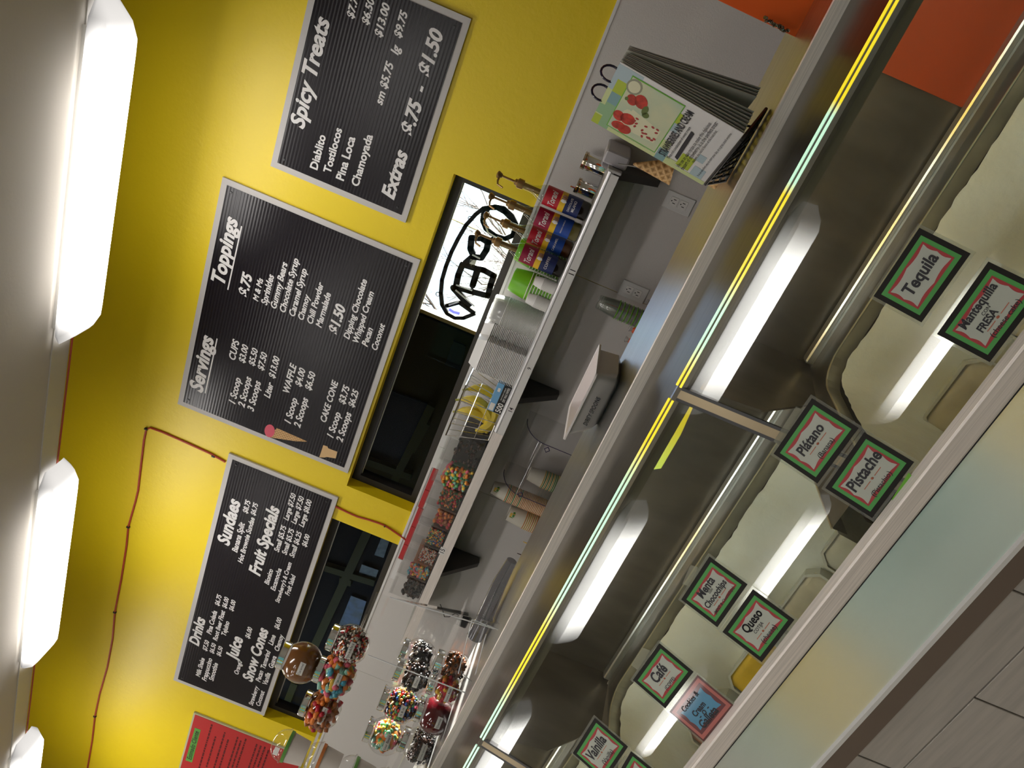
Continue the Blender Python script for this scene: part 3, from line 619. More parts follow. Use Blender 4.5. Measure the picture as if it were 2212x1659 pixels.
# --- nested inverted cups (each one its own object)
def cup_stack(name, cat, c, n, pitch, h, rb, rt, mats, labfn, group, rimr=.0022, seg=24):
    """inverted cups: rt = small closed end on top, rb = rim at the bottom"""
    protos = []
    for mt in mats:
        body, rimm = mt
        o = proto(name, 'x', cat, group)
        obj('cup_wall', MB().lathe([(rb, 0), (rt, h - .004), (rt * .94, h), (rt * .9, h - .003)], (0, 0, 0), seg), body, o, True)
        obj('cup_rim', MB().lathe([(rb, -rimr), (rb + rimr, 0), (rb, rimr)], (0, 0, 0), seg, cap0=False, cap1=False), rimm, o, True)
        protos.append(o)
    used = set()
    for i in range(n):
        k = i % len(protos) if len(protos) < 3 else random.randrange(len(protos)); loc = (c[0], c[1], c[2] + rimr + i * pitch); lab = labfn(i, n)
        if k not in used: protos[k].location = loc; protos[k]['label'] = lab; used.add(k)
        else: dup(protos[k], loc, 0, lab)
    for k, o in enumerate(protos):
        if k not in used:
            for ch in list(o.children): bpy.data.objects.remove(ch)
            bpy.data.objects.remove(o)
PALE = mat('pale rim', (.62, .64, .52), .5)
def lf(top, mid, bot=None):
    return lambda i, n: top if i == n - 1 else (bot if (bot and i == 0) else mid)
c = P(1160, 625, Y=3.0); c.z = ZS
cup_stack('paper_cup', 'cup', c, 9, .0125, .075, .060, .049, [(LIME, PALE)], lf('topmost lime green cup of the stack beside the syrup bottles', 'lime green cup nested inside the stack beside the syrup bottles'), 'lime green cups in the front stack')
c = P(1190, 566, Y=3.08); c.z = ZS
cup_stack('paper_cup', 'cup', c, 11, .0125, .075, .060, .049, [(LIME, PALE)], lf('topmost lime green cup of the stack hidden behind the bottles', 'lime green cup nested in the stack behind the bottles'), 'lime green cups in the rear stack')
SOUF = mat('white souffle cup', (.78, .76, .74), .5)
c = P(1199, 624, Y=2.93); c.z = ZS
cup_stack('portion_cup', 'cup', c, 16, .0036, .034, .025, .019, [(SOUF, SOUF)], lf('topmost small white portion cup of the stack nearer the green cups', 'small white portion cup nested in the stack nearer the green cups'), 'portion cups, right stack', .0012, 18)
c = P(1184, 662, Y=2.93); c.z = ZS
cup_stack('portion_cup', 'cup', c, 16, .0036, .036, .026, .020, [(SOUF, SOUF)], lf('topmost small white portion cup of the stack nearer the plastic cups', 'small white portion cup nested in the stack nearer the plastic cups'), 'portion cups, left stack', .0012, 18)
FROSTP = glassmat('milky plastic cup', (.9, .9, .9), 1.45, .15, .55, (.80, .80, .78))
c = P(1168, 706, Y=3.0); c.z = ZS
cup_stack('plastic_cup', 'cup', c, 30, .0052, .060, .066, .055, [(FROSTP, WPLA)], lf('topmost translucent plastic cup of the tall stack', 'translucent plastic cup nested in the tall stack between green cups and trays'), 'translucent plastic cups', .0014, 26)
# --- foam trays (two stacks)
def tray_proto():
    o = proto('foam_tray', 'x', 'tray', 'white foam trays stacked on the shelf')
    m = MB(); w, d_, h = .074, .062, .040; r_ = .55
    outer = [(-w, -d_, 0), (w, -d_, 0), (w, d_, 0), (-w, d_, 0), (-w * .78, -d_ * .78, h), (w * .78, -d_ * .78, h), (w * .78, d_ * .78, h), (-w * .78, d_ * .78, h)]
    m.add(outer, [(0, 1, 5, 4), (1, 2, 6, 5), (2, 3, 7, 6), (3, 0, 4, 7), (4, 5, 6, 7)])
    obj('tray_shell', m, mat('white foam', (.80, .79, .78), .6), o)
    m = MB()
    for a_, b_ in (((-w - .006, -d_ - .006, -.001), (w + .006, -d_, .0012)), ((-w - .006, d_, -.001), (w + .006, d_ + .006, .0012)), ((-w - .006, -d_, -.001), (-w, d_, .0012)), ((w, -d_, -.001), (w + .006, d_, .0012))): m.box(a_, b_)
    obj('tray_flange', m, MATS['white foam'], o)
    return o
tp = tray_proto(); first = True
for s_, (px_, py_, yy) in enumerate(((1143, 775, 3.02), (1127, 790, 2.96))):
    c = P(px_, py_, Y=yy); c.x -= .0 if s_ else -.04
    for i in range(26):
        loc = (c.x, c.y, ZS + .002 + i * .0068); last = i == 25
        lab = ('topmost white foam tray of the ' if last else 'white foam tray nested in the ') + ('front stack by the waxed paper box' if s_ else 'rear stack by the plastic cups')
        if first: tp.location = loc; tp['label'] = lab; first = False
        else: dup(tp, loc, 0, lab)
# --- waxed paper boxes
def wbox(qa, qb, h, depth, label, lines=True):
    A = P(*qa, Y=2.90); B = P(*qb, Y=2.90); x0, x1 = A.x, B.x
    t = thing('paper_box', label, 'box', (x0, 2.90, ZS))
    obj('lower_carton', MB().box((x0, 2.90, ZS), (x1, 2.90 + depth, ZS + h * .55)), BLACK, t)
    obj('upper_carton', MB().box((x0, 2.90, ZS + h * .55), (x1, 2.90 + depth, ZS + h)), mat('light blue carton', (.16, .40, .66), .5), t)
    m = MB()
    if lines:
        text(m, "500", (x0 + .006, 2.8992, ZS + h * .24), (x0 + .052, 2.8992, ZS + h * .24), (0, 0, 1), .02, 0, 1.1)
        text(m, "DRY WAX PAPERS", (x0 + .062, 2.8992, ZS + h * .17), (x1 - .006, 2.8992, ZS + h * .17), (0, 0, 1), .01, 0, 1.8)
        text(m, "HEAVYWEIGHT PREMIUM", (x0 + .066, 2.8992, ZS + h * .38), (x1 - .012, 2.8992, ZS + h * .38), (0, 0, 1), .01, 0, 1.2)
        m.box((x0 + .10, 2.8990, ZS + h * .68), (x0 + .118, 2.8996, ZS + h * .86))
    m.box((x0 + .004, 2.8988, ZS + h * .62), (x0 + .040, 2.8994, ZS + h * .95))
    obj('lettering', m, WPAP, t)
wbox((1081, 896), (1105, 838), .062, .10, 'black and light blue box of waxed papers beside the bananas')
wbox((1106, 834), (1124, 792), .060, .09, 'second waxed paper box, half hidden under the foam trays', False)
# --- wire basket and bananas
bc = P(1068, 893, Y=3.0); bx = bc.x; by = 3.0
t = thing('wire_basket', 'chrome wire basket holding bananas at the left end of the shelf', 'basket', (bx, by, ZS))
def ringpts(hw, hd, z): return [(bx - hw, by - hd, z), (bx + hw, by - hd, z), (bx + hw, by + hd, z), (bx - hw, by + hd, z)]
zt_ = ZS + .185
top = ringpts(.135, .105, zt_); bot = ringpts(.095, .075, ZS + .004)
obj('top_rim', MB().tube(top + [top[0]], .0032, 6), CHROME, t); obj('base_rim', MB().tube(bot + [bot[0]], .0028, 6), CHROME, t)
for i in range(4):
    for k in range(4):
        f = k / 4; a_ = Vector(top[i]).lerp(Vector(top[(i + 1) % 4]), f); b_ = Vector(bot[i]).lerp(Vector(bot[(i + 1) % 4]), f)
        obj('wire', MB().tube([a_, b_], .0016, 5), CHROME, t)
for f in (.33, .66):
    q = [Vector(bot[i]).lerp(Vector(top[i]), f) for i in range(4)]; obj('wire', MB().tube(q + [q[0]], .0014, 5), CHROME, t)
BAN = mat('banana skin', (.66, .50, .04), .45, noise=.25, nscale=25, col2=(.50, .38, .03)); STEM = mat('banana stem', (.30, .30, .05), .6)
def banana(i, c, a0, tilt, label):
    t = thing('banana', label, 'banana', c, 'bananas in the wire basket')
    pts = []; R_ = .105; M = Matrix.Rotation(a0, 3, 'Z') @ Matrix.Rotation(tilt, 3, 'Y')
    for k in range(9):
        a_ = -1.0 + 2.0 * k / 8; pts.append(c + M @ Vector((R_ * math.sin(a_), 0, R_ * (1 - math.cos(a_)) - .02)))
    rs = [.006, .016, .021, .023, .0235, .023, .021, .015, .006]
    obj('skin', MB().tube(pts, .01, 7, rs=rs), BAN, t, True)
    e = pts[-1] + (pts[-1] - pts[-2]).normalized() * .025; obj('stem', MB().tube([pts[-1], e], .005, 6), STEM, t)
bl = ['front banana standing upright against the wire basket', 'banana curving under the upright one in the basket', 'banana lying at the bottom of the basket', 'rearmost banana in the basket, stem up by the wall', 'banana on the left side of the basket']
for i, (dx, dy, dz, a0, tl) in enumerate(((.02, -.045, .09, .2, -1.2), (-.01, -.02, .075, .5, -.9), (0, -.05, .035, .1, .1), (.05, .03, .08, .9, -1.3), (-.045, -.01, .085, -.3, -1.4))):
    banana(i, Vector((bx + dx, by + dy, ZS + dz)), a0, tl, bl[i])

# --- candy bins
def pieces(mb, n, box, r, nm, rn, sq=(1, 1, 1), shape='ico', sph=None):
    for i in range(n):
        if sph:
            c_, R_, zlo, zhi = sph
            while True:
                p_ = Vector((rn.uniform(-1, 1), rn.uniform(-1, 1), rn.uniform(-1, 1)))
                if p_.length < 1 and zlo < p_.z < zhi and p_.length > .80: break
            p_ = c_ + p_ * R_
        else:
            p_ = Vector((rn.uniform(box[0], box[3]), rn.uniform(box[1], box[4]), rn.uniform(box[2], box[5])))
            if rn.random() < .6: p_.y = box[1] + r * .3
        M = Matrix.Rotation(rn.uniform(0, 6.28), 3, 'Z') @ Matrix.Rotation(rn.uniform(0, 3.14), 3, 'X')
        if shape == 'ico': mb.ico(p_, r, M, rn.randrange(nm), sq)
        else:
            L_ = r * 6.0; a_ = M @ Vector((1, 0, 0)); b_ = M @ Vector((0, 1, 0))
            mb.tube([p_ + a_ * (L_ * (u - .5)) + b_ * (r * 1.2 * math.sin(u * 5)) for u in (0, .25, .5, .75, 1)], r, 6, rn.randrange(nm))
CC = dict(pink=(.72, .12, .18), yel=(.80, .50, .05), grn=(.10, .42, .16), blu=(.05, .30, .42), org=(.78, .22, .03), red=(.50, .012, .03), brn=(.05, .02, .012), blk=(.012, .010, .012), wht=(.75, .70, .62), mint=(.25, .50, .40), dbl=(.02, .08, .35), amb=(.35, .10, .02), dgr=(.02, .12, .03))
CM = {k: mat('candy ' + k, v, .3) for k, v in CC.items()}
binpx = [(1046, 966), (1021.6, 1024.7), (1002, 1069), (984, 1116), (966, 1153.6), (946.7, 1193.8), (930, 1232.6), (916, 1263), (898, 1306)]
bx_ = [P(a_, b_, Y=2.9).x for a_, b_ in binpx]
BIN = [('brown', 'large clear candy bin of dark gummies, nearest the bananas', ['brn', 'blk'], .011, .125, 'ico', .17, 60, 0), ('worms', 'clear candy bin of multicoloured sour worms', ['pink', 'yel', 'mint', 'org', 'grn'], .0075, .125, 'worm', .165, 120, 0),
 ('bears', 'clear candy bin of dark translucent gummy bears', ['amb', 'red', 'dgr', 'org', 'brn'], .011, .105, 'ico', .155, 150, 1), ('rings', 'clear candy bin of orange and red gummy rings', ['org', 'red', 'amb'], .014, .085, 'ico', .155, 70, 1),
 ('beans', 'clear candy bin of small bright round candies', ['red', 'yel', 'grn', 'dbl', 'org', 'brn'], .0062, .085, 'ico', .15, 380, 1), ('sprinkles', 'clear candy bin of red and white sprinkles', ['red', 'wht', 'wht', 'org', 'brn'], .0042, .085, 'ico', .15, 620, 1),
 ('sour', 'clear candy bin of pastel sour bears', ['pink', 'mint', 'yel', 'blu', 'org'], .011, .105, 'ico', .15, 150, 1), ('cookies', 'clear candy bin of black cookie pieces at the far end', ['blk', 'blk', 'brn'], .012, .095, 'ico', .15, 90, 2)]
rn = random.Random(11)
for i, (nm, lb, cols_, r, fill, shp, hh, n, lid) in enumerate(BIN):
    x1, x0 = bx_[i] - .004, bx_[i + 1] + .004; y0_, y1_ = 2.905, 3.12
    t = thing('candy_bin', lb, 'candy bin', (x0, y0_, ZS), 'clear candy bins on the stainless shelf')
    w_ = .0022; m = MB()
    m.box((x0, y0_, ZS), (x1, y0_ + w_, ZS + hh)); m.box((x0, y1_ - w_, ZS), (x1, y1_, ZS + hh)); m.box((x0, y0_ + w_, ZS), (x0 + w_, y1_ - w_, ZS + hh)); m.box((x1 - w_, y0_ + w_, ZS), (x1, y1_ - w_, ZS + hh)); m.box((x0, y0_, ZS), (x1, y1_, ZS + w_))
    obj('bin_body', m, CLEARP, t)
    m = MB(); m.box((x0 - .001, y0_ - .004, ZS + hh), (x1 + .001, y0_ + .09, ZS + hh + .006)); m.box((x0 + .01, y0_ - .008, ZS + hh - .012), (x1 - .01, y0_ - .004, ZS + hh + .004)); obj('flip_lid', m, CLEARP, t)
    obj('edge_label', MB().box((x0 - .002, y0_ + .10, ZS + hh + .002), (x1 + .002, y0_ + .106, ZS + hh + .028)), RED if i >= 2 and i < 7 else WPLA, t, label='red edge label' if 2 <= i < 7 else 'white edge label')
    m = MB(); pieces(m, n, (x0 + .012, y0_ + .012, ZS + .010, x1 - .012, y0_ + .07, ZS + fill), r, len(cols_), rn, (1, .7, .7) if shp == 'ico' else (1, 1, 1), shp if shp != 'worm' else 'worm')
    obj('candy', m, [CM[k] for k in cols_], t, smooth='soft', kind='stuff')
    obj('candy_bed', MB().box((x0 + .006, y0_ + .03, ZS + .004), (x1 - .006, y1_ - .01, ZS + fill * .96)), CM[cols_[-1]], t)

# ================================================================ BACK COUNTER AND WHAT STANDS ON IT
ZC = .93
t = thing('back_counter', 'stainless back counter along the menu wall behind the display cabinet', 'counter', (0, D, 0))
obj('counter_top', MB().box((-5.5, 2.55, ZC - .04), (1.3, D - .006, ZC)), STEEL, t); obj('counter_body', MB().box((-5.45, 2.6, .08), (1.28, D - .01, ZC - .04)), GREY, t)
# inverted printed paper cups
PCUP = mat('cream paper cup', (.70, .66, .56), .6); PO = mat('orange rim stripe', (.72, .30, .06), .6); PG = mat('green rim stripe', (.08, .26, .04), .6); PY = mat('yellow rim stripe', (.75, .48, .08), .6)
def pstack(pxt, pyt, Y, n, rb, rt, h, mats_, lt, lm, grp, pitch=.0075):
    c = P(pxt, pyt, Y=Y); ztop = c.z; z0_ = ztop - h - (n - 1) * pitch
    n2 = int((z0_ - ZC) / pitch); n += max(0, n2); z0_ = ztop - h - (n - 1) * pitch
    cup_stack('printed_cup', 'cup', (c.x, Y, z0_ - .002), n, pitch, h, rb, rt, mats_, lf(lt, lm), grp, .0020, 24)
    return c
pstack(1064, 1052, 3.03, 34, .042, .031, .072, [(PCUP, PO), (PCUP, PO), (PCUP, PG), (PCUP, PO)], 'topmost paper cup of the tall leaning orange striped stack', 'paper cup in the tall orange striped stack beside the clear cover', 'cups in the tall striped stack')
pstack(1098, 1107, 3.04, 22, .047, .038, .085, [(PCUP, PY), (PCUP, PG), (PCUP, PY), (PCUP, PO)], 'topmost printed paper cup of the shorter, wider stack', 'paper cup in the shorter, wider stack left of the tall one', 'cups in the wider stack', .009)
pstack(1142, 1022, 3.05, 16, .042, .032, .072, [(PCUP, PY), (PCUP, PG), (PCUP, PY)], 'topmost striped cup under the clear plastic cover', 'striped cup stacked under the clear plastic cover', 'cups under the clear cover')
CLR = glassmat('clear pet cup', (.90, .91, .89), 1.5, .05, .12, (.75, .78, .74))
pstack(1292, 651, 3.02, 26, .040, .030, .085, [(CLR, CLR), (CLR, MATS['lime green cup'])], 'topmost clear printed cup of the stack in front of the outlet', 'clear printed cup nested in the stack in front of the outlet', 'clear cups in front of the outlet', .0095)
# orange packets
OP = mat('orange packet', (.85, .12, .02), .4)
for i, (px_, py_) in enumerate(((1366, 712), (1358, 735), (1372, 700), (1405, 655))):
    c = P(px_, py_, Y=3.05)
    o = thing('snack_packet', ['orange packet tied at the top, middle of the counter group', 'orange packet leftmost of the group on the back counter', 'orange packet standing close behind the clear cups', 'orange packet just right of the clear cups'][i], 'packet', (c.x, 3.05, ZC))
    obj('pouch', MB().lathe([(.012, 0), (.022, .02), (.022, max(.05, c.z - ZC - .02)), (.010, c.z - ZC)], (c.x, 3.05, ZC), 10, sy=.6), OP, o, True)
    obj('frill', MB().lathe([(.006, 0), (.014, .014), (.012, .016)], (c.x, 3.05, c.z), 10), glassmat('clear frill', (.9, .9, .9), 1.4, .2, .3), o)
for (cx_, cy_, Y_, r_, nm_) in ((1098, 1107, 3.04, .043, 'b'), (1064, 1052, 3.03, .038, 'a')):
    c = P(cx_, cy_, Y=Y_); ac = math.atan2(-c.y, -c.x); m = MB()
    for k_, (a0, a1, z0_, z1_, mi) in enumerate(((-.5, .1, -.018, -.008, 0), (-.3, .3, -.030, -.020, 1), (-.45, -.35, -.026, -.010, 1), (.0, .08, -.034, -.012, 0))):
        vs = []
        for q in range(5):
            a_ = ac + a0 + (a1 - a0) * q / 4; rr = r_ * (.80 - .25 * z0_ / .07) + .003 + .0002 * k_; rr2 = r_ * (.80 - .25 * z1_ / .07) + .003 + .0002 * k_
            vs += [(c.x + rr * math.cos(a_), Y_ + rr * math.sin(a_), c.z + z0_), (c.x + rr2 * math.cos(a_), Y_ + rr2 * math.sin(a_), c.z + z1_)]
        m.add(vs, [(2 * q, 2 * q + 2, 2 * q + 3, 2 * q + 1) for q in range(4)], mi)
    best = min((o for o in COL.objects if o.name.startswith('printed_cup') and abs(o.location.x - c.x) < .002), key=lambda o: -o.location.z)
    best['_o'] = list(best.location); obj('cup_print', m, [PY, PG], best)
# clear dispenser cover
PUR = mat('purple gasket edge', (.035, .02, .07), .4)
def qc(x, y, Y=3.0): return P(1040 + x * (400 / 1659), 820 + y * (400 / 1659), Y=Y)
t = thing('clear_cover', 'clear curved plastic dispenser cover standing on the back counter', 'cover', qc(900, 700, 2.95))
a_ = qc(350, 390); b_ = qc(215, 880)
xw1, xw0 = a_.x, b_.x; ztop_ = (qc(330, 560).z)
m = MB(); prof = []
for k in range(11):
    an = math.pi / 2 * k / 10; prof.append((3.06 - .15 * math.sin(an), ztop_ - .10 + .10 * math.cos(an)))
prof2 = [(3.06, ztop_)] + prof[1:] + [(2.91, ZC)]
vs = [(xw0, y, z) for y, z in prof2] + [(xw1, y, z) for y, z in prof2]; n = len(prof2)
m.add(vs, [(i, i + 1, n + i + 1, n + i) for i in range(n - 1)])
obj('curved_front', m, CLEARP, t, True)
for xx in (xw0, xw1):
    obj('side_wall', MB().slab([(xx, y, z) for y, z in prof2] + [(xx, 3.14, ZC), (xx, 3.14, ztop_)], (.002, 0, 0)), CLEARP, t)
    obj('gasket', MB().tube([(xx, y, z) for y, z in prof2], .0018, 6), PUR, t)
for xx, zz in ((xw1 + .002, ztop_ - .12), (xw0 + .03, ztop_ - .10)):
    obj('keyhole_ring', MB().tube([(xx - .006, 2.905 + .0, zz + 0), (xx - .02, 2.905, zz + .012), (xx - .034, 2.905, zz), (xx - .02, 2.905, zz - .012), (xx - .006, 2.905, zz)], .0024, 6), PUR, t)
# outlets
def outlet(px, py, label):
    c = P(px, py, Y=D - .006); t = thing('wall_outlet', label, 'outlet', c)
    obj('cover_plate', MB().box((c.x - .036, D - .0095, c.z - .059), (c.x + .036, D - .0045, c.z + .059), bev=.003), WPLA, t)
    for s in (1, -1):
        r = obj('receptacle', MB().box((c.x - .0175, D - .0115, c.z + s * .0195 - .0165), (c.x + .0175, D - .0095, c.z + s * .0195 + .0165), bev=.002), WPAP, t)
        m = MB()
        for dx in (-.0075, .0075): m.box((c.x + dx - .0014, D - .0121, c.z + s * .0195 - .006), (c.x + dx + .0014, D - .0114, c.z + s * .0195 + .005))
        m.lathe([(.0026, 0), (.0026, .0007)], n=8, M=Matrix.Translation((c.x, D - .0114, c.z + s * .0195 + .0105)) @ Matrix.Rotation(math.pi / 2, 4, 'X'))
        obj('slots', m, BLACK, r)
outlet(1466, 439, 'white double wall outlet nearer the waffle cone'); outlet(1368, 630, 'white double wall outlet behind the clear cup stack')
# power adapter with wires near the acrylic box
c = P(1003, 1335, Y=D - .03)
t = thing('power_adapter', 'black plug adapter hanging under the candy shelf', 'adapter', c)
obj('adapter_body', MB().box((c.x - .05, D - .055, c.z - .028), (c.x + .008, D - .006, c.z + .035), bev=.006), BLACK, t)
obj('wire', MB().tube([P(700 + x_ * s1, 900 + y_ * s1, Y=D - .02) for x_, y_ in ((905, 1462), (925, 1510), (938, 1560), (975, 1560), (1020, 1535), (1060, 1550))], .0022, 6), BLACK, t)
# small items poking over the ledge
for px_, py_, mm, lb, nm in ((1232, 1345, MATS['candy yel'], 'small yellow straw tip poking up behind the cabinet ledge', 'straw'), (1118, 1198, MATS['candy brn'], 'small dark spoon tip poking up behind the cabinet ledge', 'spoon')):
    pass
c0 = P(1219, 1341, Y=2.9); 
def poke(q0, q1, mm, lb, nm, cat):
    A = P(*q0, Y=2.85); B = P(*q1, Y=2.85); B2 = Vector((B.x, 2.85, ZC))
    tag(obj(nm, MB().tube([A, B2], .006, 6, rs=[.0015, .008]), mm), lb, cat)
poke((1130, 1170), (1142, 1176), MATS['candy yel'], 'yellow pointed tip poking up behind the ledge', 'straw', 'straw')
poke((1117, 1195), (1129, 1199), MATS['candy brn'], 'dark brown pointed tip poking up behind the ledge', 'skewer', 'skewer')
# waffle cones on a small holder near the booklet
WAF3 = WAF
def cone(tip, base, r, label, Y):
    A = P(*tip, Y=Y); B = P(*base, Y=Y); t = thing('waffle_cone', label, 'cone', A, 'waffle cones beside the booklet')
    d_ = (B - A); L_ = d_.length; M = Matrix.Translation(A) @ d_.to_track_quat('Z', 'Y').to_matrix().to_4x4()
    obj('cone_shell', MB().lathe([(.002, 0), (r, L_), (r * .94, L_ - .001), (.002, .01)], n=20, M=M, cap1=False), WAF, t, True); return t
cone((1368, 354), (1452, 371), .026, 'waffle cone lying with its tip up beside the booklet', 1.56)
t = thing('cone_sign_stand', 'thin wire stand edge with black feet under the waffle cone', 'stand', P(1440, 373, Y=1.57))
obj('stand_wire', MB().tube([P(1335, 354, Y=1.575), P(1380, 361, Y=1.575), P(1449, 376, Y=1.575)], .0016, 5), GREY, t)
for q in ((1424, 375), (1447.5, 377)): obj('stand_foot', MB().ico(P(*q, Y=1.575), .0042), BLACK, t)
c = P(1540, 375, Y=1.47)
t = thing('waffle_cone', 'wrapped waffle cone lying behind the foot of the booklet', 'cone', c, 'waffle cones beside the booklet')
obj('cone_shell', MB().lathe([(.024, 0), (.016, .055), (.013, .06)], (c.x, 1.47, 1.5 - .253), 16), WAF, t, True)

# ================================================================ DISPLAY CABINET
CX0, CX1 = -3.3, 1.25; YR = 1.345
gt = (1.0755, 1.5 - .2732); gb = (.9248, 1.5 - .5664)      # glass top / bottom (y,z)
ZL = 1.5 - .253; YL0, YL1 = 1.29, 1.545
t = thing('display_cabinet', 'long stainless ice cream display cabinet with slanted glass front', 'display cabinet', (CX0, .93, 0))
CAB = t
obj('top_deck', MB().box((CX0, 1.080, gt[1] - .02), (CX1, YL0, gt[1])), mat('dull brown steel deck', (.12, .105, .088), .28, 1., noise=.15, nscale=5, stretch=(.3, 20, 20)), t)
obj('ledge', MB().box((CX0, YL0 + .004, ZL - .02), (CX1, YL1, ZL)), STEELL, t)
obj('ledge_lip', MB().prism_x([(YL0, gt[1]), (YL0 + .003, gt[1]), (YL0 + .006, ZL + .001), (YL0, ZL - .0)], CX0, CX1), STEELB, t)
obj('top_front_strip', MB().box((CX0, 1.0725, gt[1] - .012), (CX1, 1.080, gt[1] + .001)), STEEL, t)
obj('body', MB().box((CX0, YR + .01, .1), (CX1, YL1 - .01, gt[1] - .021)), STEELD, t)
obj('plinth', MB().box((CX0, .925, .0), (CX1, YL1 - .03, .50)), GREY, t)
obj('rear_wall', MB().box((CX0, YR, 1.5 - .53), (CX1, YR + .009, gt[1] - .021)), STEELD, t)
obj('strip_shield', MB().box((CX0 + .02, 1.0865, gt[1] - .034), (CX1 - .02, 1.0885, gt[1] - .021)), mat('olive brown channel', (.10, .085, .05), .5), t)  # added shield that keeps the light strip out of view
YX = sorted([P(a_, b_, Y=1.0755).x for a_, b_ in ((1876, 121), (1655, 505), (1450, 885), (1160, 1420))] + [-1.62, -2.1, -2.6])
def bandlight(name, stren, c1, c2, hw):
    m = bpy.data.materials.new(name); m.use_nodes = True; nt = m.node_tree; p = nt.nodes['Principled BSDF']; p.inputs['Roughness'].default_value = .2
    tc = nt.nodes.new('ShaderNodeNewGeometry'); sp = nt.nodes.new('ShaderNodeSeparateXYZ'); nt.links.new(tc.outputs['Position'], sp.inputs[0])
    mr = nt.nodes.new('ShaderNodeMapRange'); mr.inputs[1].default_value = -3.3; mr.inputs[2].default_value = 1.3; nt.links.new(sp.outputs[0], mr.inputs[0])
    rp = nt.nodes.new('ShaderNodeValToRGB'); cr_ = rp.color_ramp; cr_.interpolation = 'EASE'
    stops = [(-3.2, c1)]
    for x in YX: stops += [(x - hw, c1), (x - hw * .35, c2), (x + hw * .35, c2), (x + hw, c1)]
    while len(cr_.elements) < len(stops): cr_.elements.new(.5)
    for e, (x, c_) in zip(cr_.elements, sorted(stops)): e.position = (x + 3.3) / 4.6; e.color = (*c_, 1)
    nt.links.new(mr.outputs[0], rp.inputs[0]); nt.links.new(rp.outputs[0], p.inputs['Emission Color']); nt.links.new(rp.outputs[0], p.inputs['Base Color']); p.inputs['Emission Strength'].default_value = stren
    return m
obj('added_light_strip', MB().box((CX0 + .03, 1.0895, gt[1] - .032), (CX1 - .03, 1.098, gt[1] - .021)), bandlight('added frost light', 17., (.95, 1., .93), (1., .60, .05), .15), t, label='added light strip brightening the frost, mint white and yellow in turns')  # strip added to brighten and tint the frost, hidden behind the shield
EDGE_GLOW = bandlight('painted edge glow', .55, (.62, 1., .74), (1., .80, .03), .17)  # coloured glints on the glass edge painted as bands of emission
# posts between the three front panes
gd = Vector((0, gb[0] - gt[0], gb[1] - gt[1])); gn = Vector((0, gd.z, -gd.y)).normalized(); gn = gn if gn.y < 0 else -gn
def G(x, u, off=0.):     # point on the glass plane, u 0..1 from top to bottom
    return Vector((x, gt[0], gt[1])) + gd * u + gn * off
posts = [.41, -.461, -1.335, -2.21, -3.08]; lean = [.06, .065, .10, .11, .11]
YR = 1.345
for xp, ln in zip(posts, lean):
    obj('glass_post', MB().slab([G(xp - .007, 0), G(xp + .007, 0), G(xp + ln + .007, 1), G(xp + ln - .007, 1)], -gn * .006), mat('post steel', (.21, .17, .11), .28, 1.), t)
    for s in (-1, 1): obj('black_seal', MB().slab([G(xp + s * .007, 0), G(xp + s * .012, 0), G(xp + ln + s * .012, 1), G(xp + ln + s * .007, 1)], -gn * .004), BLACK, t)
edges = [CX1] + posts + [CX0]; elean = [0] + lean + [0]
for i in range(len(edges) - 1):
    x1, x0 = edges[i] - .0124, edges[i + 1] + .0124
    obj('front_glass', MB().slab([G(x0, 0.01), G(x1, 0.01), G(x1 + elean[i], .985), G(x0 + elean[i + 1], .985)], -gn * .004), GLASS, t, label='slanted glass pane')
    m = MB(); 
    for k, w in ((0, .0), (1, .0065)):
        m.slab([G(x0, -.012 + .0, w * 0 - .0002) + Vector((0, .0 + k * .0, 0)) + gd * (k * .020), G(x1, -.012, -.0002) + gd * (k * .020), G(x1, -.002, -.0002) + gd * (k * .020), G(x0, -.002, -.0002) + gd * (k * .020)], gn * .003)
    obj('glass_edge', m, EDGE_GLOW, t, label='glass edge, mint and yellow glow painted on in turns')
    obj('glass_edge_groove', MB().slab([G(x0, .001, .0002), G(x1, .001, .0002), G(x1, .0075, .0002), G(x0, .0075, .0002)], gn * .0012), MINT2, t)
obj('front_rail', MB().box((CX0, .908, 1.5 - .592), (CX1, .930, 1.5 - .562), bev=.003), STEELB, t)
obj('rail_shadow_gap', MB().box((CX0, .922, 1.5 - .602), (CX1, .934, 1.5 - .592)), BLACK, t)
obj('front_panel', MB().prism_x([(.930, 1.5 - .602), (.899, 1.5 - .716), (.903, 1.5 - .716), (.934, 1.5 - .602)], CX0, CX1), mat('brushed front panel', (.88, .90, .82), .25, 1., aniso=.92, aniso_ax='Z'), t, label='brushed metal lower front panel')
obj('base_lip', MB().box((CX0, .892, 1.5 - .720), (CX1, .906, 1.5 - .7135)), WPLA, t)
obj('base_rail', MB().box((CX0, .897, 1.5 - .7555), (CX1, .960, 1.5 - .720)), mat('brown shaded steel', (.20, .16, .13), .35, .8), t)
